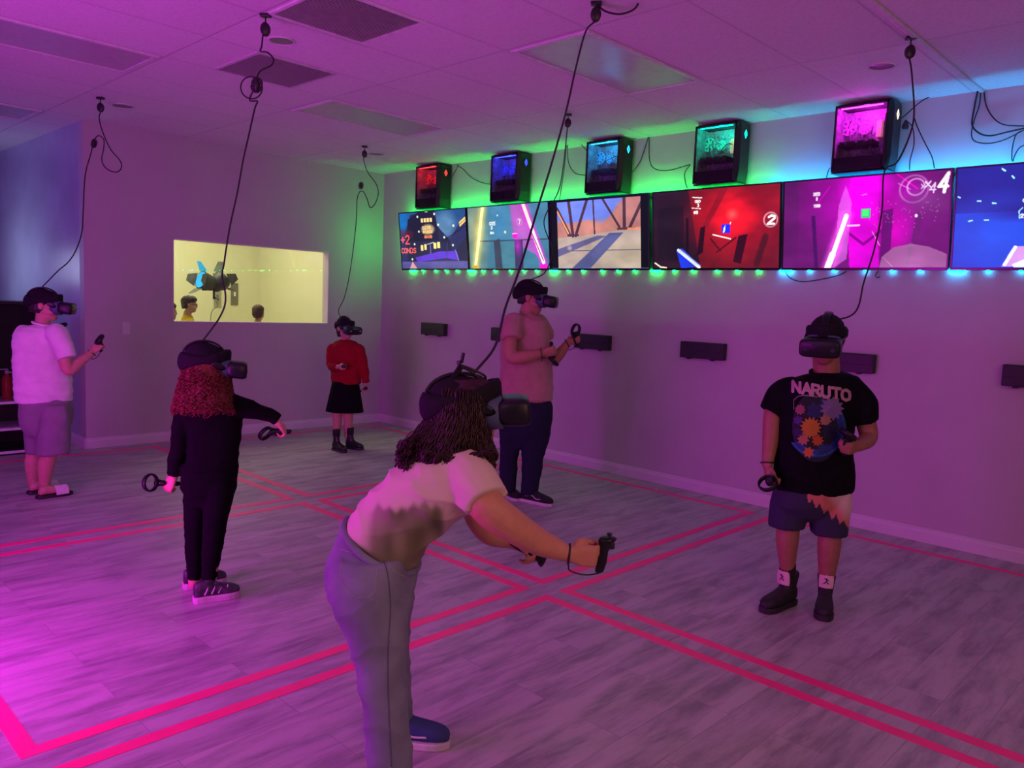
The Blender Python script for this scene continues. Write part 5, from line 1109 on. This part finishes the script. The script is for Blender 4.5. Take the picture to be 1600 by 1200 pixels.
    c.loft(g.secs([((1268, 768), (1328, 766)), ((1264, 785), (1328, 785), dict(off=-.01)), ((1264, 808), (1325, 808), dict(off=-.02)), ((1267, 833), (1323, 835), dict(off=-.02))], k=.95, yaw=0), 22)
    def dye(co):
        u, v = project(co); n = np.array([mnoise.noise(Vector((float(a) * .22, 3.0, 0))) for a in u]) * 6 + np.abs(((u * .16) % 2) - 1) * 11
        edge = 778 + np.clip((u - 1262) * .66, 0, 42) + n - 3; top = (u > 1262) & (v < edge)
        t_ = np.clip((u - 1290) / 22 - (v - 778) / 30, 0, 1)[:, None]
        col = np.where(top[:, None], (1 - t_) * np.array([.52, .16, .13]) + t_ * np.array([.62, .50, .46]), np.array([.022, .024, .055])); return col
    mesh_part('shorts', remesh(c, .006, 7, .003, 7, (.004, (9, 9, 3))), vmat('tie_dye_cloth', .9), g.root, dye)
    M_nb = mat('black_nubuck', (.014, .013, .016), .7, var=.3, scale=30); M_tg = mat('pale_reflective_tongue', (.66, .50, .46), .45, var=.06, scale=20)
    for (h_, t_, ak, nm) in ((at(1234, 931, 2, 0), at(1189, 946, 2, 0), P(1230, 893, .02), 'l'), (at(1291, 938, 2, 0), at(1289, 972, 2, 0), P(1291, 908, 0), 'r')):
        L = np.linalg.norm(t_ - h_); d = nrm(t_ - h_); 
        h_ = V([ak[0], ak[1], 0]) - d * .075; t_ = h_ + d * .27
        u, a1, a2, a3, a4 = shoe(g.root, h_, t_, .98, 1.12, M_nb, M_sole_k, 'high', sole_h=.03, name='high_top_shoe')
        laces(u, a1, a2, a3, a4, .98, mat('dark_lace', (.03, .03, .03), .7), .036, 5, .40, .66)
        tg = MB(); Z = V([0, 0, 1]); ce = a1 + a2 * (.36 * a4) ; ux = a3; uz = nrm(Z - a2 * -.12)
        p0 = ce + Z * .125; q = []
        for z_, w_ in ((0, .034), (.02, .036), (.045, .037), (.068, .033), (.074, .024)):
            for x_ in (-1, -.5, 0, .5, 1): q.append(p0 + uz * z_ + ux * x_ * w_ + a2 * (.012 * (1 - x_ * x_)))
        q2 = [x + a2 * .007 for x in q]; n5 = len(q); fs = [(r * 5 + k, r * 5 + k + 1, (r + 1) * 5 + k + 1, (r + 1) * 5 + k) for r in range(4) for k in range(4)]
        al = [tuple(n5 + i for i in f_) for f_ in fs] + [f_[::-1] for f_ in fs]; bd = [0, 1, 2, 3, 4, 9, 14, 19, 24, 23, 22, 21, 20, 15, 10, 5]
        al += [(bd[k], bd[(k + 1) % 16], n5 + bd[(k + 1) % 16], n5 + bd[k]) for k in range(16)]
        tg.add(q + q2, al, False); tg.build('tongue', M_tg, u)
        em = MB(); c0 = p0 + uz * .036 + a2 * .0205
        for pts in ([(0, .002), (-.002, .014)], [(-.002, .012), (.010, .020)], [(-.002, .012), (-.012, .008)], [(0, .002), (.012, -.012)], [(0, .002), (-.013, -.010)]): em.tube([c0 + ux * a_ + uz * b_ for a_, b_ in pts], .0022, 5)
        em.sphere(c0 + ux * -.002 + uz * .018, .0032, 8, 6); em.build('emblem', mat('dark_emblem', (.02, .015, .02), .5), u)
        sk = MB(); sk.loft([(ak * [1, 1, 0] + V([0, 0, z]), a3, a2, r_, r_) for z, r_ in ((.16, .040), (.215, .043), (.235, .042))], 16); sk.build('sock', mat('black_knit_sock', (.015, .015, .018), .9), u)
    hb = MB(); hb.loft([(hc + M @ V([0, y, z]) * s, M[:, 0], M[:, 1], a * s, b * s) for z, y, a, b in ((-.062, -.050, .060, .050), (-.03, -.036, .074, .074), (.01, -.022, .081, .094), (.05, -.016, .081, .104), (.08, -.012, .072, .096), (.105, -.010, .052, .072), (.118, -.010, .02, .03))], 24)
    mesh_part('hair', remesh(hb, .006, 2, .004, 40), mat('hair_black', (.018, .014, .013)), g.root)
    headset(hc, M, s * 1.04, 'black headset on the boy in a black printed t-shirt')
    controller(gc, X * .8 - HR * .5, D, .93, 'black controller in the lowered right hand of the boy in a black t-shirt', strap=(w1 - D * .01, D, .034))
    controller(gc2, X2 * .9 - HF * .2, D2, .90, 'black controller held at the waist of the boy in a black t-shirt')
    return hc, M, s
HB = boy_right()

# ---------------------------------------------------------------- woman bending forward in the foreground
def woman():
    b0 = at(640, 1192, 2, 0); g = Fig(b0, 'woman with long wavy dark hair and baggy jeans, bending forward with arms out', yaw=0)
    P = g.P; B = g.body; M = frame(HR * .985 + HF * .05 + V([0, 0, .10])); hc = P(727, 641, 0.0); s = .96
    head(B, hc, M, s)
    def osec(l, r, bd, off=0.0): 
        c, A, Bx, ha, hb_, pw = g.sec(l, r, off, 1.0, 0.0); return (c, A, Bx, ha, bd, 2.2)
    sh = [osec((549, 822), (652, 880), .165), osec((543, 812), (657, 868), .17), osec((557, 795), (666, 856), .165), osec((581, 768), (683, 838), .16), osec((606, 741), (702, 820), .165), osec((634, 716), (722, 806), .18), osec((664, 698), (745, 792), .185), osec((690, 690), (762, 765), .165), osec((706, 688), (758, 728), .10), osec((715, 684), (752, 706), .062)]
    B.loft(shrink([osec((530, 852), (640, 890), .16)] + sh, .03), 26)
    limb(B, [(P(722, 712, 0), .055), (P(728, 692, 0), .052), (P(724, 668, 0), .055)])
    w1 = P(889, 866, -.10); limb(B, [(P(742, 752, -.14), .050), (P(762, 792, -.19), .056), (P(806, 825, -.17), .050), (P(845, 848, -.13), .042), (w1, .026)])
    gc, X, D, N_ = hand(B, w1, HR + V([0, 0, -.05]) - HF * .05, HF * .95 + V([0, 0, .1]), 1, .94, .95)
    w2 = P(792, 846, .22); limb(B, [(P(735, 748, .14), .048), (P(745, 800, .20), .050), (P(765, 832, .22), .044), (w2, .026)])
    gc2, X2, D2, N2 = hand(B, w2, HR * .9 - V([0, 0, .25]) + HF * .1, -HF * .6 - V([0, 0, .7]), -1, .92, .9)
    N0, F0 = P(612, 1230, -.28), P(625, 1150, .12)
    limb(B, [(P(578, 905, -.09), .06), (P(600, 1040, -.18), .042), (V([N0[0], N0[1], .14]), .032), (V([N0[0], N0[1], .06]), .034)])
    limb(B, [(P(595, 905, .09), .06), (P(614, 1040, .12), .034), (V([F0[0], F0[1], .10]), .027), (V([F0[0], F0[1], .06]), .028)])
    mesh_part('body', remesh(B, .005, 3), SK('warm', (.55, .26, .15)), g.root)
    # top with an olive tie-dye patch
    c = MB(); c.loft(sh, 34)
    limb(c, [(P(718, 740, -.08), .085), (P(739, 752, -.14), .080), (P(760, 784, -.19), .070)], end=False); limb(c, [(P(716, 740, .08), .085), (P(733, 752, .14), .076), (P(746, 784, .17), .068)], end=False)
    def olive(co):
        u, v = project(co); n = np.array([mnoise.noise(Vector((float(a) * .05, float(b) * .02, 1.5))) for a, b in zip(u, v)])
        e = 789 + 8 * np.abs(((u * .11) % 2) - 1) - (u - 640) * .05 + 10 * n; k = 1 / (1 + np.exp(-(v - e) / 2.2)); k *= 1 / (1 + np.exp(-(u - 583 + (v - 800) * .15 - 8 * n) / 5)); k *= 1 / (1 + np.exp((u - (692 + 8 * n)) / 2.5))
        k = (k * (.85 + .3 * n))[:, None]; k = np.clip(k, 0, 1)
        return (1 - k) * np.array([.66, .56, .44]) + k * np.array([.115, .125, .055])
    mesh_part('shirt', remesh(c, .006, 5, .004, 7, (.009, (5, 5, 13))), vmat('tie_dye_jersey', .9, bump=.1), g.root, olive)
    # jeans
    jn = mat('light_denim', (.200, .235, .285), .85, var=.22, scale=9, bump=.2, bscale=500, spec=.2)
    c = MB(); c.loft([osec((541, 818), (650, 884), .168), osec((526, 842), (652, 893), .178), osec((514, 868), (652, 905), .185), osec((511, 895), (650, 922), .185), osec((518, 925), (645, 938), .175), osec((540, 950), (630, 955), .14)], 30)
    def leg(L, off, k=1.0): c.loft(g.secs([((a, v), (b, v), dict(off=off)) for a, b, v in L], k=k, yaw=0), 24)
    c.loft(g.secs([((a, v), (b, v), dict(off=o)) for a, b, v, o in ((528, 632, 868, -.10), (514, 642, 905, -.12), (523, 642, 945, -.14), (539, 638, 985, -.17), (554, 636, 1030, -.20), (564, 637, 1080, -.23), (571, 640, 1130, -.26), (575, 644, 1190, -.28), (577, 648, 1240, -.28), (579, 650, 1262, -.28))], k=1.0, yaw=0), 24)
    leg(((545, 640, 870), (535, 647, 905), (548, 645, 945), (566, 640, 985), (584, 638, 1030), (594, 641, 1080), (602, 645, 1120), (607, 650, 1150), (606, 656, 1172)), .12)
    me = remesh(c, .007, 9, .004, 6, (.007, (5, 5, 8))); bm = bmesh.new(); bm.from_mesh(me); tree = BVHTree.FromBMesh(bm); bm.free()
    jo = mesh_part('jeans', me, jn, g.root); M_st = mat('denim_seam', (.11, .125, .16), .9); M_st2 = mat('pale_stitching', (.33, .34, .33), .9)
    surf_line(tree, [(598, 872), (606, 900), (610, 950), (607, 1000), (606, 1050), (608, 1120), (612, 1198)], .0005, .0022, 'side_seam', M_st, jo)
    surf_line(tree, [(532, 858), (560, 866), (596, 872)], .0005, .0018, 'yoke_seam', M_st2, jo)
    surf_line(tree, [(534, 872), (533, 905), (548, 927), (565, 934), (584, 926), (590, 880)], .0003, .0013, 'pocket_stitching', M_st2, jo, n=6)
    surf_line(tree, [(604, 874), (616, 892), (634, 902)], .0004, .0016, 'front_pocket_edge', M_st2, jo)
    wb = MB(); a, A, Bx, ha, hb_, _ = osec((540, 816), (651, 885), .172); T_ = np.cross(A, Bx); wb.tube([a + A * math.cos(t) * (ha + .003) + Bx * math.sin(t) * (hb_ + .004) for t in np.linspace(0, 6.283, 41)[:-1]], .012, 8, closed=True); wb.build('waistband', jn, g.root)
    # hair: core and wavy locks
    M_wh = mat('hair_dark_wavy', (.028, .008, .008), .42, var=.35, scale=60)
    cs = [((706, 592), (752, 592), .050), ((690, 604), (764, 602), .080), ((682, 624), (770, 624), .094), ((677, 646), (771, 648), .100), ((664, 666), (764, 668), .110), ((648, 684), (763, 688), .12), ((638, 702), (771, 708), .13), ((636, 716), (767, 722), .13), ((650, 726), (757, 731), .11)]
    core = MB(); core.loft([osec(a, b, d_, .0) for a, b, d_ in cs], 28)
    hr = mesh_part('hair', remesh(core, .006, 3, .010, 14), M_wh, g.root)
    lk = MB(); rr = random.Random(11); SE = [osec(a, b, d_ + .004, .0) for a, b, d_ in cs]
    for k in range(1500):
        th = rr.uniform(0, 2 * math.pi); ph = rr.uniform(0, 6.28); fr = rr.uniform(5, 8); am = rr.uniform(.004, .012); st0 = rr.choice((1, 2, 2, 3)); pts = []; nst = 20; long_ = rr.uniform(.82, 1.12)
        for j in range(nst):
            t_ = (st0 + (len(SE) - 1 - st0) * j / (nst - 1) * min(1, long_)); i0 = min(int(t_), len(SE) - 2); w_ = t_ - i0
            f1 = [SE[i0][q] * (1 - w_) + SE[i0 + 1][q] * w_ for q in (0, 3, 4)]
            q = th + .10 * math.sin(fr * j / nst * 2 + ph) * (j / nst)
            o_ = HR * math.cos(q) + HF * math.sin(q); p = f1[0] + HR * f1[1] * math.cos(q) + HF * f1[2] * math.sin(q) + o_ * (am * math.sin(fr * j / nst * 3 + ph) + .003)
            pts.append(p)
        e = pts[-1]; o_ = nrm(HR * math.cos(th) + HF * math.sin(th)); cr = rr.uniform(.010, .020); tw = rr.choice((-1, 1)); sd = np.cross(o_, [0, 0, 1]) * tw
        if rr.random() < .8:
            for j in range(1, 9): a = j / 8 * rr.uniform(3.4, 4.6); pts.append(e + sd * cr * (1 - math.cos(a)) * .8 - V([0, 0, 1]) * cr * math.sin(a) * 1.1 - V([0, 0, .012]) * j / 8 + o_ * .004 * j / 8)
        lk.tube(pts, [.0021 * (1 - .5 * (i / len(pts)) ** 3) for i in range(len(pts))], 3)
    # locks thrown back over the shoulder blades
    for k in range(520):
        a0 = P(rr.uniform(672, 705), rr.uniform(652, 680), rr.uniform(-.09, .09)); e = P(rr.uniform(622, 680), rr.uniform(690, 732), rr.uniform(-.12, .12)); m = (a0 + e) / 2 + V([0, 0, rr.uniform(.0, .035)]); ph = rr.uniform(0, 6)
        sp = spline([a0, m, e, e - V([0, 0, rr.uniform(.0, .02)]) - HR * rr.uniform(-.02, .02)], 7); lk.tube([p + V([0, 0, .008 * math.sin(i * .9 + ph)]) + HF * .006 * math.cos(i * .7 + ph) for i, p in enumerate(sp)], .0021, 3)
    # loose curls hanging at the front
    for (u, v, r0) in ((692, 724, .024), (712, 728, .022), (728, 733, .026), (743, 724, .022), (758, 716, .018), (670, 716, .018), (768, 712, .014)):
        for k in range(34):
            o = rr.uniform(-.145, -.11); r1 = r0 * rr.uniform(.8, 1.15); ce = P(u + rr.uniform(-3, 3), v + rr.uniform(-3, 3), o); ph = rr.uniform(-.3, .3)
            lk.tube([ce + HR * r1 * math.cos(a) + V([0, 0, -r1 * math.sin(a) * 1.2]) + HF * .003 * a for a in np.linspace(-2.9 + ph, 1.9 + ph, 12)], .0022, 3)
    lk.build('locks', M_wh, hr)
    M_cv = mat('blue_canvas', (.035, .06, .20), .8); 
    FH = V([F0[0], F0[1], 0]) - HR * .08 ; toe = at(702, 1166, 2, 0); FH = toe - nrm(toe - FH) * .27
    u, a1, a2, a3, a4 = shoe(g.root, FH, toe, 1.0, 1.05, M_cv, M_sole_w, 'low', sole_h=.028, name='canvas_shoe'); laces(u, a1, a2, a3, a4, 1.0, M_lace_w, .030, 5)
    for sd in (-1, 1):
        q = MB(); q.loft([(a1 + a2 * f_ * a4 + a3 * sd * w_ + V([0, 0, z]), a2, V([0, 0, 1]), .022, h_) for f_, w_, z, h_ in ((.14, .031, .058, .026), )] + [(a1 + a2 * .14 * a4 + a3 * sd * .0355 + V([0, 0, .058]), a2, V([0, 0, 1]), .026, .024)], 10) if False else q.tube(spline([a1 + a2 * .10 * a4 + a3 * sd * .036 + V([0, 0, .06]), a1 + a2 * .35 * a4 + a3 * sd * .037 + V([0, 0, .072]), a1 + a2 * .52 * a4 + a3 * sd * .041 + V([0, 0, .050]), a1 + a2 * .72 * a4 + a3 * sd * .043 + V([0, 0, .050])], 6), .0042, 6)
        q.build('side_stripe', M_sole_w, u)
    NH = V([N0[0], N0[1], 0]) - HR * .07; u, a1, a2, a3, a4 = shoe(g.root, NH, NH + nrm(HR * .97 + HF * .2) * .27, 1.0, 1.05, M_cv, M_sole_w, 'low', sole_h=.028, name='canvas_shoe'); laces(u, a1, a2, a3, a4, 1.0, M_lace_w, .030, 5)
    t, T = headset(hc, M, s * 1.03, dm=.86, label='black headset with a raised loose strap on the bending woman')
    m = MB(); w0, w9 = P(700, 604, -.02), P(721, 571, -.02); m.tube(spline([w0, P(709, 590, -.03), w9], 6), .0095, 8, up=HF, flat=.35); m.build('loose_strap', M_fabric, t)
    m = MB(); m.box(P(722.5, 559, -.02), (.010, .010, .034), Matrix.Rotation(.25, 3, 'Y'), .003); m.box(P(717.5, 567, -.02), (.014, .012, .014), None, .003); m.build('strap_buckle', M_blackplastic, t)
    m = MB(); m.tube(spline([w9, P(737, 577, -.02), P(756, 586, -.01), P(758, 592, 0), P(748, 590, -.01), P(735, 580, -.02), w9 + V([0, 0, -.004])], 6), .004, 6); m.build('strap_cord', M_cable, t)
    controller(P(942, 866, -.09), V([0, 0, 1]) + HR * .0, HR * .9 + HF * .3, .95, 'black controller gripped in the outstretched near hand of the bending woman', ring=False, strap=(w1 + D * .0, D, .032), hl=.92)
    controller(P(826, 861, .20), HR * .92 - V([0, 0, .36]), HF * .3 - V([0, 0, .5]), .95, hl=1.15, label= 'black controller in the far hand of the bending woman, below her forearm', ring=False)
    return hc, M, s
HW = woman()

# ---------------------------------------------------------------- three children beyond the window, seen to the shoulders
def onlooker(x, u, v, s, fwd, tee, hair, label, glasses=False):
    hc = at(u, v, 0, x); M = frame(fwd); g = Fig(hc, label); g.root.location = (hc[0], hc[1], 0); B = g.body; H = hc[2] - .122 * s * 1.0; k = s
    Q = lambda r, f_, z: V([hc[0], hc[1], 0]) + M[:, 0] * r + M[:, 1] * f_ + V([0, 0, z]) ; X, Y = M[:, 0], nrm(V([M[0, 1], M[1, 1], 0]))
    head(B, hc, M, s)
    zs = hc[2] - .20 * s; zh = zs * .56; c0 = lambda z, r, d, f_=-.02: (Q(0, f_, z), X, Y, r * k, d * k)
    limb(B, [(Q(0, -.02, zs + .06), .055 * k), (Q(0, -.03, zs - .02), .06 * k)])
    to = [c0(zh, .15, .11), c0(zh + .1, .155, .11), c0(zs - .25, .16, .11), c0(zs - .1, .185, .11), c0(zs - .03, .17, .09), c0(zs + .01, .10, .075), c0(zs + .035, .065, .06)]
    B.loft(shrink(to, .015), 20)
    for sd in (-1, 1):
        w_ = Q(sd * .24 * k, .06, zh - .04); limb(B, [(Q(sd * .17 * k, -.02, zs - .07), .045 * k), (Q(sd * .22 * k, -.03, (zs + zh) / 2), .038 * k), (w_, .025 * k)]); hand(B, w_, V([0, 0, -1]) + Y * .2, -X * sd, sd, .85, .6)
        limb(B, [(Q(sd * .085 * k, -.02, zh), .075 * k), (Q(sd * .09 * k, 0, zh * .52), .05 * k), (Q(sd * .09 * k, -.02, .09), .033 * k)]); limb(B, [(Q(sd * .09 * k, -.03, .045), .04 * k), (Q(sd * .095 * k, .12, .035), .033 * k)])
    mesh_part('body', remesh(B, .008, 3), SK('light', (.5, .27, .2)), g.root)
    c = MB(); c.loft(to, 24)
    for sd in (-1, 1): limb(c, [(Q(sd * .14 * k, -.02, zs - .05), .07 * k), (Q(sd * .19 * k, -.02, zs - .11), .064 * k), (Q(sd * .205 * k, -.02, zs - .19), .058 * k)])
    mesh_part('shirt', remesh(c, .009, 4, .003, 7), tee, g.root)
    c = MB(); c.loft([c0(zh + .04, .160, .12), c0(zh - .05, .165, .125), c0(zh - .1, .12, .1)], 22)
    for sd in (-1, 1): c.loft([(Q(sd * .075 * k, -.02, z), X, Y, r, r) for z, r in ((zh + .0, .085), (zh * .8, .085), (zh * .55, .075), (zh * .5, .074))], 18)
    mesh_part('shorts', remesh(c, .009, 6), cloth('dark_shorts', (.04, .04, .06)), g.root)
    hb = MB(); hb.loft([(hc + M @ V([0, y, z]) * s, M[:, 0], M[:, 1], a * s, b * s) for z, y, a, b in ((-.070, -.060, .050, .040), (-.04, -.040, .070, .062), (-.01, -.028, .079, .084), (.03, -.016, .083, .100), (.065, -.006, .083, .106), (.09, -.004, .073, .094), (.112, -.004, .05, .066), (.122, -.004, .018, .03))], 24)
    mesh_part('hair', remesh(hb, .006, 2, .007, 45), hair, g.root)
    if glasses:
        m = MB()
        for sd in (-1, 1):
            m.tube([hc + M @ (V([sd * .034 + .022 * math.cos(a), .098, -.006 + .017 * math.sin(a)]) * s) for a in np.linspace(0, 6.283, 17)[:-1]], .002, 5, closed=True); m.tube([hc + M @ (V([sd * .056, .098, 0]) * s), hc + M @ (V([sd * .080, .0, 0]) * s)], .0022, 5)
        m.build('glasses', M_blackplastic, g.root)
M_hbk = mat('hair_black_soft', (.03, .022, .018), .6, var=.4, scale=70); M_hbr = mat('hair_brown_soft', (.06, .030, .016), .6, var=.4, scale=70)
onlooker(-.85, 296, 475, .80, V([.3, .95, -.05]), cloth('yellow', (.62, .42, .02)), M_hbk, 'black-haired boy in yellow beyond the window, below the stage lamp', True)
onlooker(-.80, 403.5, 489, .82, V([-.75, .65, 0]), cloth('olive_tee', (.22, .2, .1)), M_hbr, 'brown-haired child low behind the middle of the window')
onlooker(-.62, 263, 486, .84, V([.1, .99, 0]), cloth('orange_tee', (.5, .2, .06)), M_hbr, 'child half hidden at the left edge of the window')

# ---------------------------------------------------------------- hanging cables: ceiling reel to each headset
ZC = CEIL - .001
def mid(u, v, a, b, w_):
    """point seen at u,v on the upright plane a share w_ of the way from a to b"""
    q = V(a) * (1 - w_) + V(b) * w_; return atb(u, v, q, 0)
def hang(top_uv, path, H, tail, lb_reel, lb_cable, backz=.11, backy=-.03, r=.0045, drop=.05, sz=1.0, grp='headset tether cables', second=None):
    p = at(top_uv[0], top_uv[1], 2, ZC); c = reel(p, lb_reel, sz, drop); hc, M, s = H; end = hc + M @ (V(tail) * s)
    n = len(path); pts = [c - [0, 0, .03 * sz]]
    for k, (u, v, w_) in enumerate(path): pts.append(mid(u, v, p, end, w_))
    pts.append(end); cable(pts, lb_cable, r, grp)
    return p, end, pts
def knot(p, lb, sz=1.0):
    m = MB(); m.tube([V(p) + [0, 0, .028 * sz], p, V(p) - [0, 0, .028 * sz]], [.010 * sz, .014 * sz, .009 * sz], 10)
    for k in range(3): m.tube([V(p) + HR * .022 * sz * math.cos(a) + V([0, 0, .022 * sz * math.sin(a) + .012 * (k - 1)]) + HF * .006 * (k - 1) for a in np.linspace(0, 6.283, 15)[:-1]], .0035, 5, closed=True)
    return tag(m.build('cable_clip', M_blackplastic), lb, 'cable clip', 'clips on the hanging cables')
cr = (0, -.03, .13)
p, e, _ = hang((157, 152), [(155, 185, .02), (160, 205, .04), (172, 232, .06), (188, 252, .08), (189, 264, .10), (180, 269, .12), (166, 263, .13), (159, 250, .14), (162, 232, .15), (162, 218, .16), (154, 212, .18), (147, 220, .20), (142, 240, .25), (133, 275, .35), (130, 330, .5), (128, 362, .6), (120, 388, .7), (108, 408, .8), (92, 422, .9), (80, 434, .95)], HK, cr, 'black cable reel on the ceiling at far left, above the boy in pale grey', 'black tether cable looping down to the boy in pale grey at far left')
knot(mid(147, 224, p, e, .2), 'black clip on the far left hanging cable')
p, e, _ = hang((415, 22), [(411, 55, .03), (409, 72, .05), (407, 80, .06), (418, 82, .07), (427, 92, .09), (424, 102, .1), (408, 110, .12), (402, 120, .14), (400, 132, .15), (390, 156, .17), (402, 158, .175), (398, 170, .19), (389, 210, .3), (380, 250, .4), (371, 300, .5), (360, 350, .6), (354, 385, .66), (350, 412, .72), (347, 432, .76), (352, 458, .8), (351, 478, .85), (342, 498, .9), (330, 515, .95)], HG, cr, 'black cable reel on the ceiling beside the dark square vent', 'black tether cable hanging in front of the window to the red-haired girl')
q = mid(401, 133, p, e, .15); knot(q, 'black clip with a cable loop under the dark square vent', 1.3)
m = MB(); m.tube([mid(393, 137, p, e, .16) + (HR * math.cos(a) + V([0, 0, math.sin(a)])) * .058 for a in np.linspace(0, 6.283, 33)[:-1]], .004, 6, closed=True); tag(m.build('cable_loop', M_cable), 'round loop of black cable clipped to the cable by the dark vent', 'cable')
p, e, _ = hang((570, 228), [(568, 248, .02), (574, 268, .05), (588, 288, .08), (591, 304, .11), (585, 320, .14), (578, 324, .15), (574, 312, .16), (568, 300, .18), (562, 300, .19), (558, 312, .22), (557, 340, .3), (553, 380, .45), (546, 430, .65), (538, 465, .8), (529, 485, .93)], HS_, (-.02, -.1, .09), 'black cable reel on the ceiling near the room corner', 'black tether cable dropping to the small girl in red')
knot(mid(564, 290, p, e, .16), 'black clip on the cable near the room corner')
p, e, _ = hang((888, 178), [(886, 205, .05), (880, 260, .2), (872, 300, .35), (850, 345, .5), (862, 390, .7), (852, 425, .93)], HM, cr, 'black cable reel on the ceiling above the man in pink', 'thin black tether cable hanging to the man in pink', drop=.04)
p, e, _ = hang((932, 3), [(915, 50, .08), (900, 105, .18), (885, 172, .3), (862, 255, .42), (842, 320, .52), (812, 420, .7), (790, 480, .82), (774, 540, .93)], HW, (0.0, .04, .125), 'black cable reel at the top edge of view in the ceiling centre', 'thick braided black tether cable crossing the screens down to the bending woman', r=.0045, drop=.03)
m = MB(); m.tube(spline([at(930, 4, 2, ZC), atb(945, 17, at(932, 3, 2, ZC)), atb(968, 22, at(932, 3, 2, ZC)), atb(990, 15, at(932, 3, 2, ZC)), atb(998, 2, at(932, 3, 2, ZC)), atb(995, -10, at(932, 3, 2, ZC))], 6), .005, 6); tag(m.build('cable_loop', M_cable), 'slack loop of black cable at the top edge of view', 'cable')
p, e, _ = hang((1424, 57), [(1425, 120, .1), (1427, 190, .25), (1404, 250, .38), (1382, 268, .45), (1378, 330, .55), (1366, 390, .68), (1350, 440, .8), (1334, 490, .93)], HB, (.055, -.06, .08), 'black cable reel on the ceiling raceway above the magenta computer', 'black tether cable crossing the magenta screen to the boy in the black t-shirt')
# wiring along the top of the screen wall
def wall_wire(pts, lb, r=.0045): 
    m = MB(); m.tube(spline([at(u, v, 1, -y) for u, v, y in pts], 8), r, 6); return tag(m.build('wall_wire', M_cable), lb, 'wire', 'wires along the screen wall')
Wg = [([(714, 258, .01), (724, 265, .02), (736, 277, .03), (752, 285, .03), (771, 289, .05)], 'black wire drooping between the red and the blue computers'),
      ([(705, 278, .05), (712, 266, .03), (716, 258, .01)], 'short black wire rising from the red computer'),
      ([(890, 180, .3), (897, 205, .2), (906, 222, .08), (917, 236, .1)], 'black wire running from the ceiling to the light blue computer'),
      ([(889, 182, .3), (887, 220, .15), (888, 252, .05), (898, 270, .04), (916, 274, .1)], 'black wire hanging in a U left of the light blue computer'),
      ([(888, 200, .2), (882, 260, .05), (876, 300, .02), (873, 318, .02)], 'thin black wire dropping behind the desert picture screen'),
      ([(1013, 214, .01), (1005, 240, .02), (998, 256, .03), (986, 271, .04)], 'black wire from the ceiling line down to the light blue computer'),
      ([(1014, 214, .01), (1015, 250, .02), (1024, 264, .03), (1045, 266, .03), (1078, 257, .1)], 'black wire drooping left of the teal computer'),
      ([(1078, 258, .1), (1070, 270, .03), (1071, 285, .02), (1074, 294, .02)], 'short black wire below the left side of the teal computer'),
      ([(1304, 262, .08), (1296, 264, .04), (1292, 275, .03), (1292, 284, .02)], 'short black wire below the left side of the magenta computer'),
      ([(1398, 190, .15), (1412, 182, .1), (1440, 158, .04), (1466, 146, .01)], 'black wire stretched from the magenta computer to the ceiling'),
      ([(1416, 188, .12), (1426, 200, .08), (1428, 225, .04), (1422, 250, .03), (1421, 266, .02)], 'black wire hanging right of the magenta computer'),
      ([(1427, 180, .12), (1434, 200, .08), (1446, 225, .05), (1456, 245, .03), (1460, 263, .02)], 'black wire slanting down right of the magenta computer'),
      ([(1528, 140, .01), (1522, 170, .02), (1519, 195, .03), (1530, 208, .04), (1548, 212, .05), (1575, 206, .05), (1602, 200, .05)], 'thick black wire looping at the top right, upper loop', ),
      ([(1533, 140, .01), (1530, 165, .02), (1522, 188, .03), (1518, 210, .03), (1524, 221, .04), (1545, 224, .05), (1570, 218, .05), (1602, 202, .05)], 'black wire looping at the top right, lowest loop'),
      ([(1537, 140, .01), (1541, 165, .02), (1553, 185, .04), (1570, 195, .05), (1602, 197, .05)], 'black wire at the top right, curving closest to the edge'),
      ([(1602, 202, .05), (1588, 210, .04), (1582, 230, .03), (1581, 248, .02), (1583, 252, .02)], 'black wire dropping to the blue screen at the right edge'),
      ([(1602, 226, .05), (1592, 232, .04), (1585, 244, .03), (1583, 252, .02)], 'short curved black wire above the blue screen'),
      ([(1226, 422, .02), (1234, 434, .03), (1252, 440, .03), (1280, 437, .03), (1310, 430, .02), (1322, 424, .02)], 'thin wire sagging below the magenta screen'),
      ([(1372, 424, .02), (1368, 430, .03), (1371, 434, .03), (1375, 432, .03)], 'tiny hooked wire end below the magenta screen')]
for w_ in Wg: wall_wire(w_[0], w_[1], .0055 if 'thick' in w_[1] else .004)
c = at(1415, 195, 1, -.12); m = MB(); m.loft([(c + [0, 0, .03], HR, HF, .008, .008), (c + [0, 0, .015], HR, HF, .014, .012), (c - [0, 0, .015], HR, HF, .024, .016), (c - [0, 0, .03], HR, HF, .018, .012)], 14)
tag(m.build('power_adapter', M_blackplastic), 'small black adapter hanging right of the magenta computer', 'power adapter')
